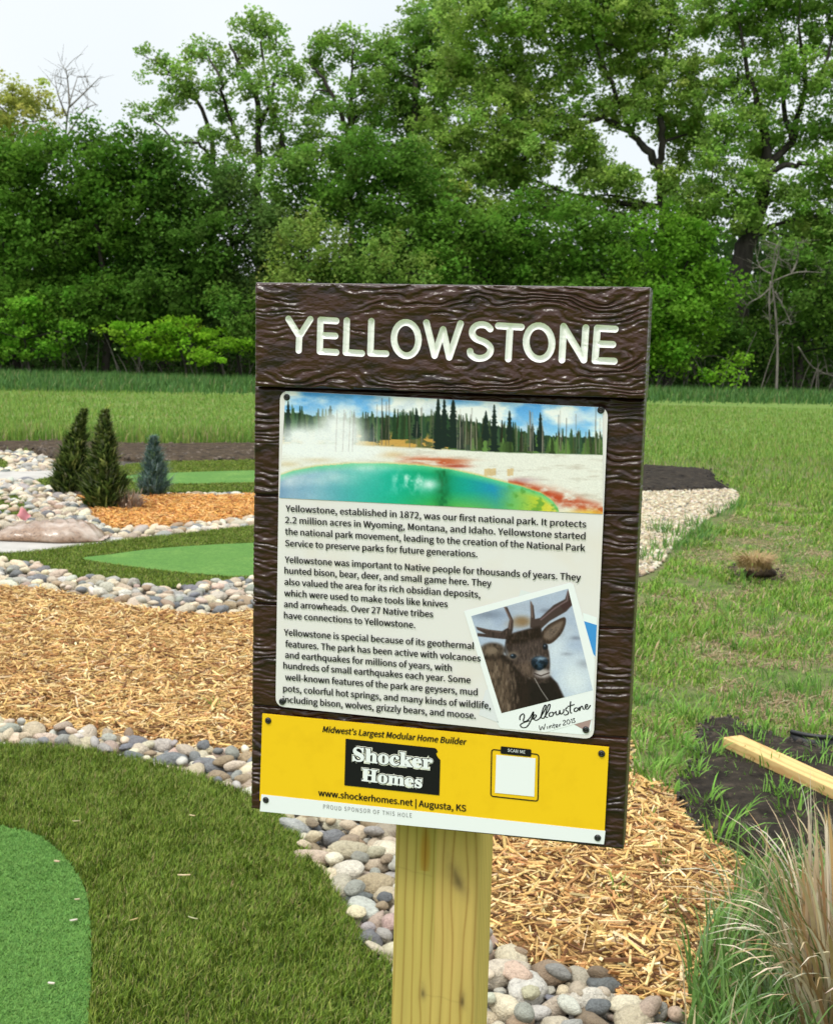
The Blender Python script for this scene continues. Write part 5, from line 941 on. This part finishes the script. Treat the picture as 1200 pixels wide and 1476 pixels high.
print_mesh('animal_picture', e_([(103, 372), (864, 156), (1058, 955), (340, 1136)]), 190, 210, PF - .0005, w, *ZE, card)
g = Geo()
def script(pts, wd, y, closed=False):
    P = sp(e_(smooth(pts, 5, False)), y); d = np.gradient(P, axis=0); d /= np.linalg.norm(d, axis=1)[:, None] + 1e-9; nrm = np.column_stack([-d[:, 1], d[:, 0]]); r = wd * (.85 + .3 * np.abs(d[:, 1]))[:, None] / 2
    V = np.concatenate([P + nrm * r, P - nrm * r]); n = len(P); i = np.arange(n - 1); g.add(np.column_stack([V[:, 0], np.full(2 * n, y), V[:, 1]]), np.stack([i, i + 1, i + 1 + n, i + n], 1))
SY = PF - .0006; sw = .00105
for s in [[(484, 1190), (487, 1160), (510, 1140), (520, 1160), (512, 1198), (540, 1195), (566, 1168), (590, 1125), (588, 1150), (560, 1215), (535, 1245), (505, 1248), (488, 1230), (510, 1212), (560, 1195)], [(575, 1185), (600, 1175), (614, 1155), (600, 1148), (590, 1172), (610, 1192), (640, 1178)],
          [(640, 1178), (680, 1110), (690, 1075), (676, 1080), (658, 1130), (652, 1170), (672, 1176)], [(672, 1176), (712, 1110), (722, 1070), (708, 1072), (692, 1120), (686, 1162), (706, 1168)], [(730, 1128), (716, 1140), (718, 1160), (740, 1156), (750, 1136), (735, 1126), (748, 1134), (770, 1128)],
          [(768, 1118), (772, 1148), (792, 1140), (798, 1112), (804, 1142), (826, 1130), (830, 1104)], [(862, 1092), (848, 1096), (846, 1112), (864, 1124), (862, 1142), (840, 1150), (832, 1142)], [(884, 1042), (880, 1090), (882, 1130), (896, 1134)], [(858, 1082), (886, 1076), (914, 1066)],
          [(926, 1092), (912, 1104), (916, 1122), (936, 1116), (942, 1098), (926, 1092)], [(952, 1086), (954, 1116), (960, 1092), (974, 1080), (982, 1102), (994, 1104)], [(998, 1092), (1014, 1082), (1014, 1066), (1000, 1074), (1000, 1098), (1018, 1102), (1040, 1072)]]: script(s, sw, SY)
for s in [[(636, 1232), (646, 1268), (660, 1240), (672, 1264), (684, 1218)], [(700, 1238), (702, 1260)], [(716, 1234), (718, 1256), (722, 1238), (734, 1232), (738, 1252)], [(750, 1216), (752, 1250), (760, 1250)], [(742, 1232), (764, 1226)], [(768, 1240), (782, 1234), (778, 1224), (768, 1230), (770, 1246), (786, 1242)], [(794, 1222), (796, 1242), (798, 1226), (808, 1220)],
          [(822, 1200), (834, 1190), (842, 1200), (824, 1230), (848, 1224)], [(866, 1184), (854, 1196), (856, 1216), (870, 1220), (878, 1202), (866, 1184)], [(886, 1188), (892, 1182), (894, 1214)], [(900, 1180), (914, 1176), (906, 1190), (918, 1198), (912, 1210), (900, 1208)]]: script(s, .0006, SY)
g.build('handwriting', M['ink'], card)
# sponsor panel print
Z3 = (350, 1010, .466667); s3 = lambda pts: [(Z3[0] + x * Z3[2], Z3[1] + y * Z3[2]) for x, y in pts]
slab('white_strip', sp(s3([(57, 290), (1119, 403), (1114, 444.5), (52, 342)]), PF - .0004), PF - .0004, PF - .0001, M['white'], panel)
lg = slab('logo', sp(s3([(317, 118), (592, 147), (598, 151), (601, 158), (596, 164), (600, 174), (609, 184), (606, 293), (313, 262)]), PF - .0005), PF - .0005, PF - .0001, M['ink'], panel)
bs = lambda t: ''.join(chr(0x1D400 + ord(c) - 65) if c.isupper() else chr(0x1D41A + ord(c) - 97) for c in t)
for bold, y, m, nm in ((.085, PF - .0008, 'cream', 'lettering_outline'), (.055, PF - .0011, 'ink', 'lettering_gap'), (.022, PF - .0014, 'white', 'lettering')):
    g = Geo(); ex = (bold - .022) * 34
    write(g, bs('Shocker'), (338 - ex, 185), (585 + ex, 212), 41, y, bold, 0, Z3, plain=True); write(g, bs('Homes'), (366 - ex, 247), (553 + ex, 270), 37, y, bold, 0, Z3, plain=True); g.build(nm, M[m], lg)
g = Geo(); write(g, "Midwest's Largest Modular Home Builder", (246, 97), (690, 137), 18, PF - .0005, .04, .22, Z3, plain=False); g.build('headline', M['ink'], panel); g = Geo(); write(g, "www.shockerhomes.net | Augusta, KS", (233, 294), (688, 343), 19, PF - .0005, .04, 0, Z3)
g.build('address_line', M['ink'], panel); g = Geo()
def ring(g, q, r, t, y, zoom):
    c = A(q).mean(0); a = rounded(sp(zoom(q), y), r); cc = a.mean(0); d = np.roll(a, -1, 0) - np.roll(a, 1, 0); d /= np.linalg.norm(d, axis=1)[:, None]; nrm = np.column_stack([-d[:, 1], d[:, 0]]); nrm *= np.sign(((cc - a) * nrm).sum(1))[:, None]; b = a + nrm * t; n = len(a); i = np.arange(n); j = (i + 1) % n
    g.add(np.column_stack([np.r_[a[:, 0], b[:, 0]], np.full(2 * n, y), np.r_[a[:, 1], b[:, 1]]]), np.stack([i, j, j + n, i + n], 1))
ring(g, [(766, 149), (915, 165), (912, 313), (763, 297)], .0035, .0011, PF - .0005, s3); g.build('code_frame', M['ink'], panel); g = Geo()
flat(g, rounded(sp(s3([(796, 141), (890, 151), (889, 174), (795, 164)]), PF - .0007), .0012), PF - .0007); g.build('code_tab', M['ink'], panel)
slab('code_square', sp(s3([(782, 168), (903, 179), (899, 297), (778, 285)]), PF - .0005), PF - .0005, PF - .0001, M['white'], panel)
g = Geo(); write(g, 'SCAN ME', (817, 158), (871, 164), 9.5, PF - .0010, 0, 0, Z3); g.build('tab_text', M['white'], panel)
g = Geo(); write(g, 'PROUD SPONSOR OF THIS HOLE', (248, 334), (521, 362), 13, PF - .0008, 0, 0, Z3, 1.1, .05); g.build('handwritten_line', M['grey_ink'], panel)
def screw(px, parent):
    c = sp([px], PF)[0]; r = .0034; prof = [(.0001, .0019), (.25 * r, .0019), (.30 * r, .0011), (.42 * r, .0011), (.47 * r, .0021), (.72 * r, .0017), (.92 * r, .0009), (r, .0002), (r, -.001)]; k = 24; a = np.arange(k) * 2 * np.pi / k; rr = A([q[0] for q in prof]); hh = A([q[1] for q in prof])
    V = np.stack([c[0] + rr[:, None] * np.cos(a), np.repeat((PF - hh)[:, None], k, 1), c[1] + rr[:, None] * np.sin(a)], -1).reshape(-1, 3); i = np.arange(len(prof) - 1)[:, None] * k; j = np.arange(k)[None]
    mesh_obj('screw', V, [np.stack([i + j, i + (j + 1) % k, i + k + (j + 1) % k, i + k + j], -1).reshape(-1, 4)[:, ::-1], np.arange(k)[None]], M['screw'], parent, None, True)
for p in ((413.5, 572.5), (865.5, 591), (406.5, 1011.5), (844, 1052)): screw(p, plate)
for p in s3([(78, 62), (1107, 164), (71, 307), (1095, 424)]): screw(p, panel)
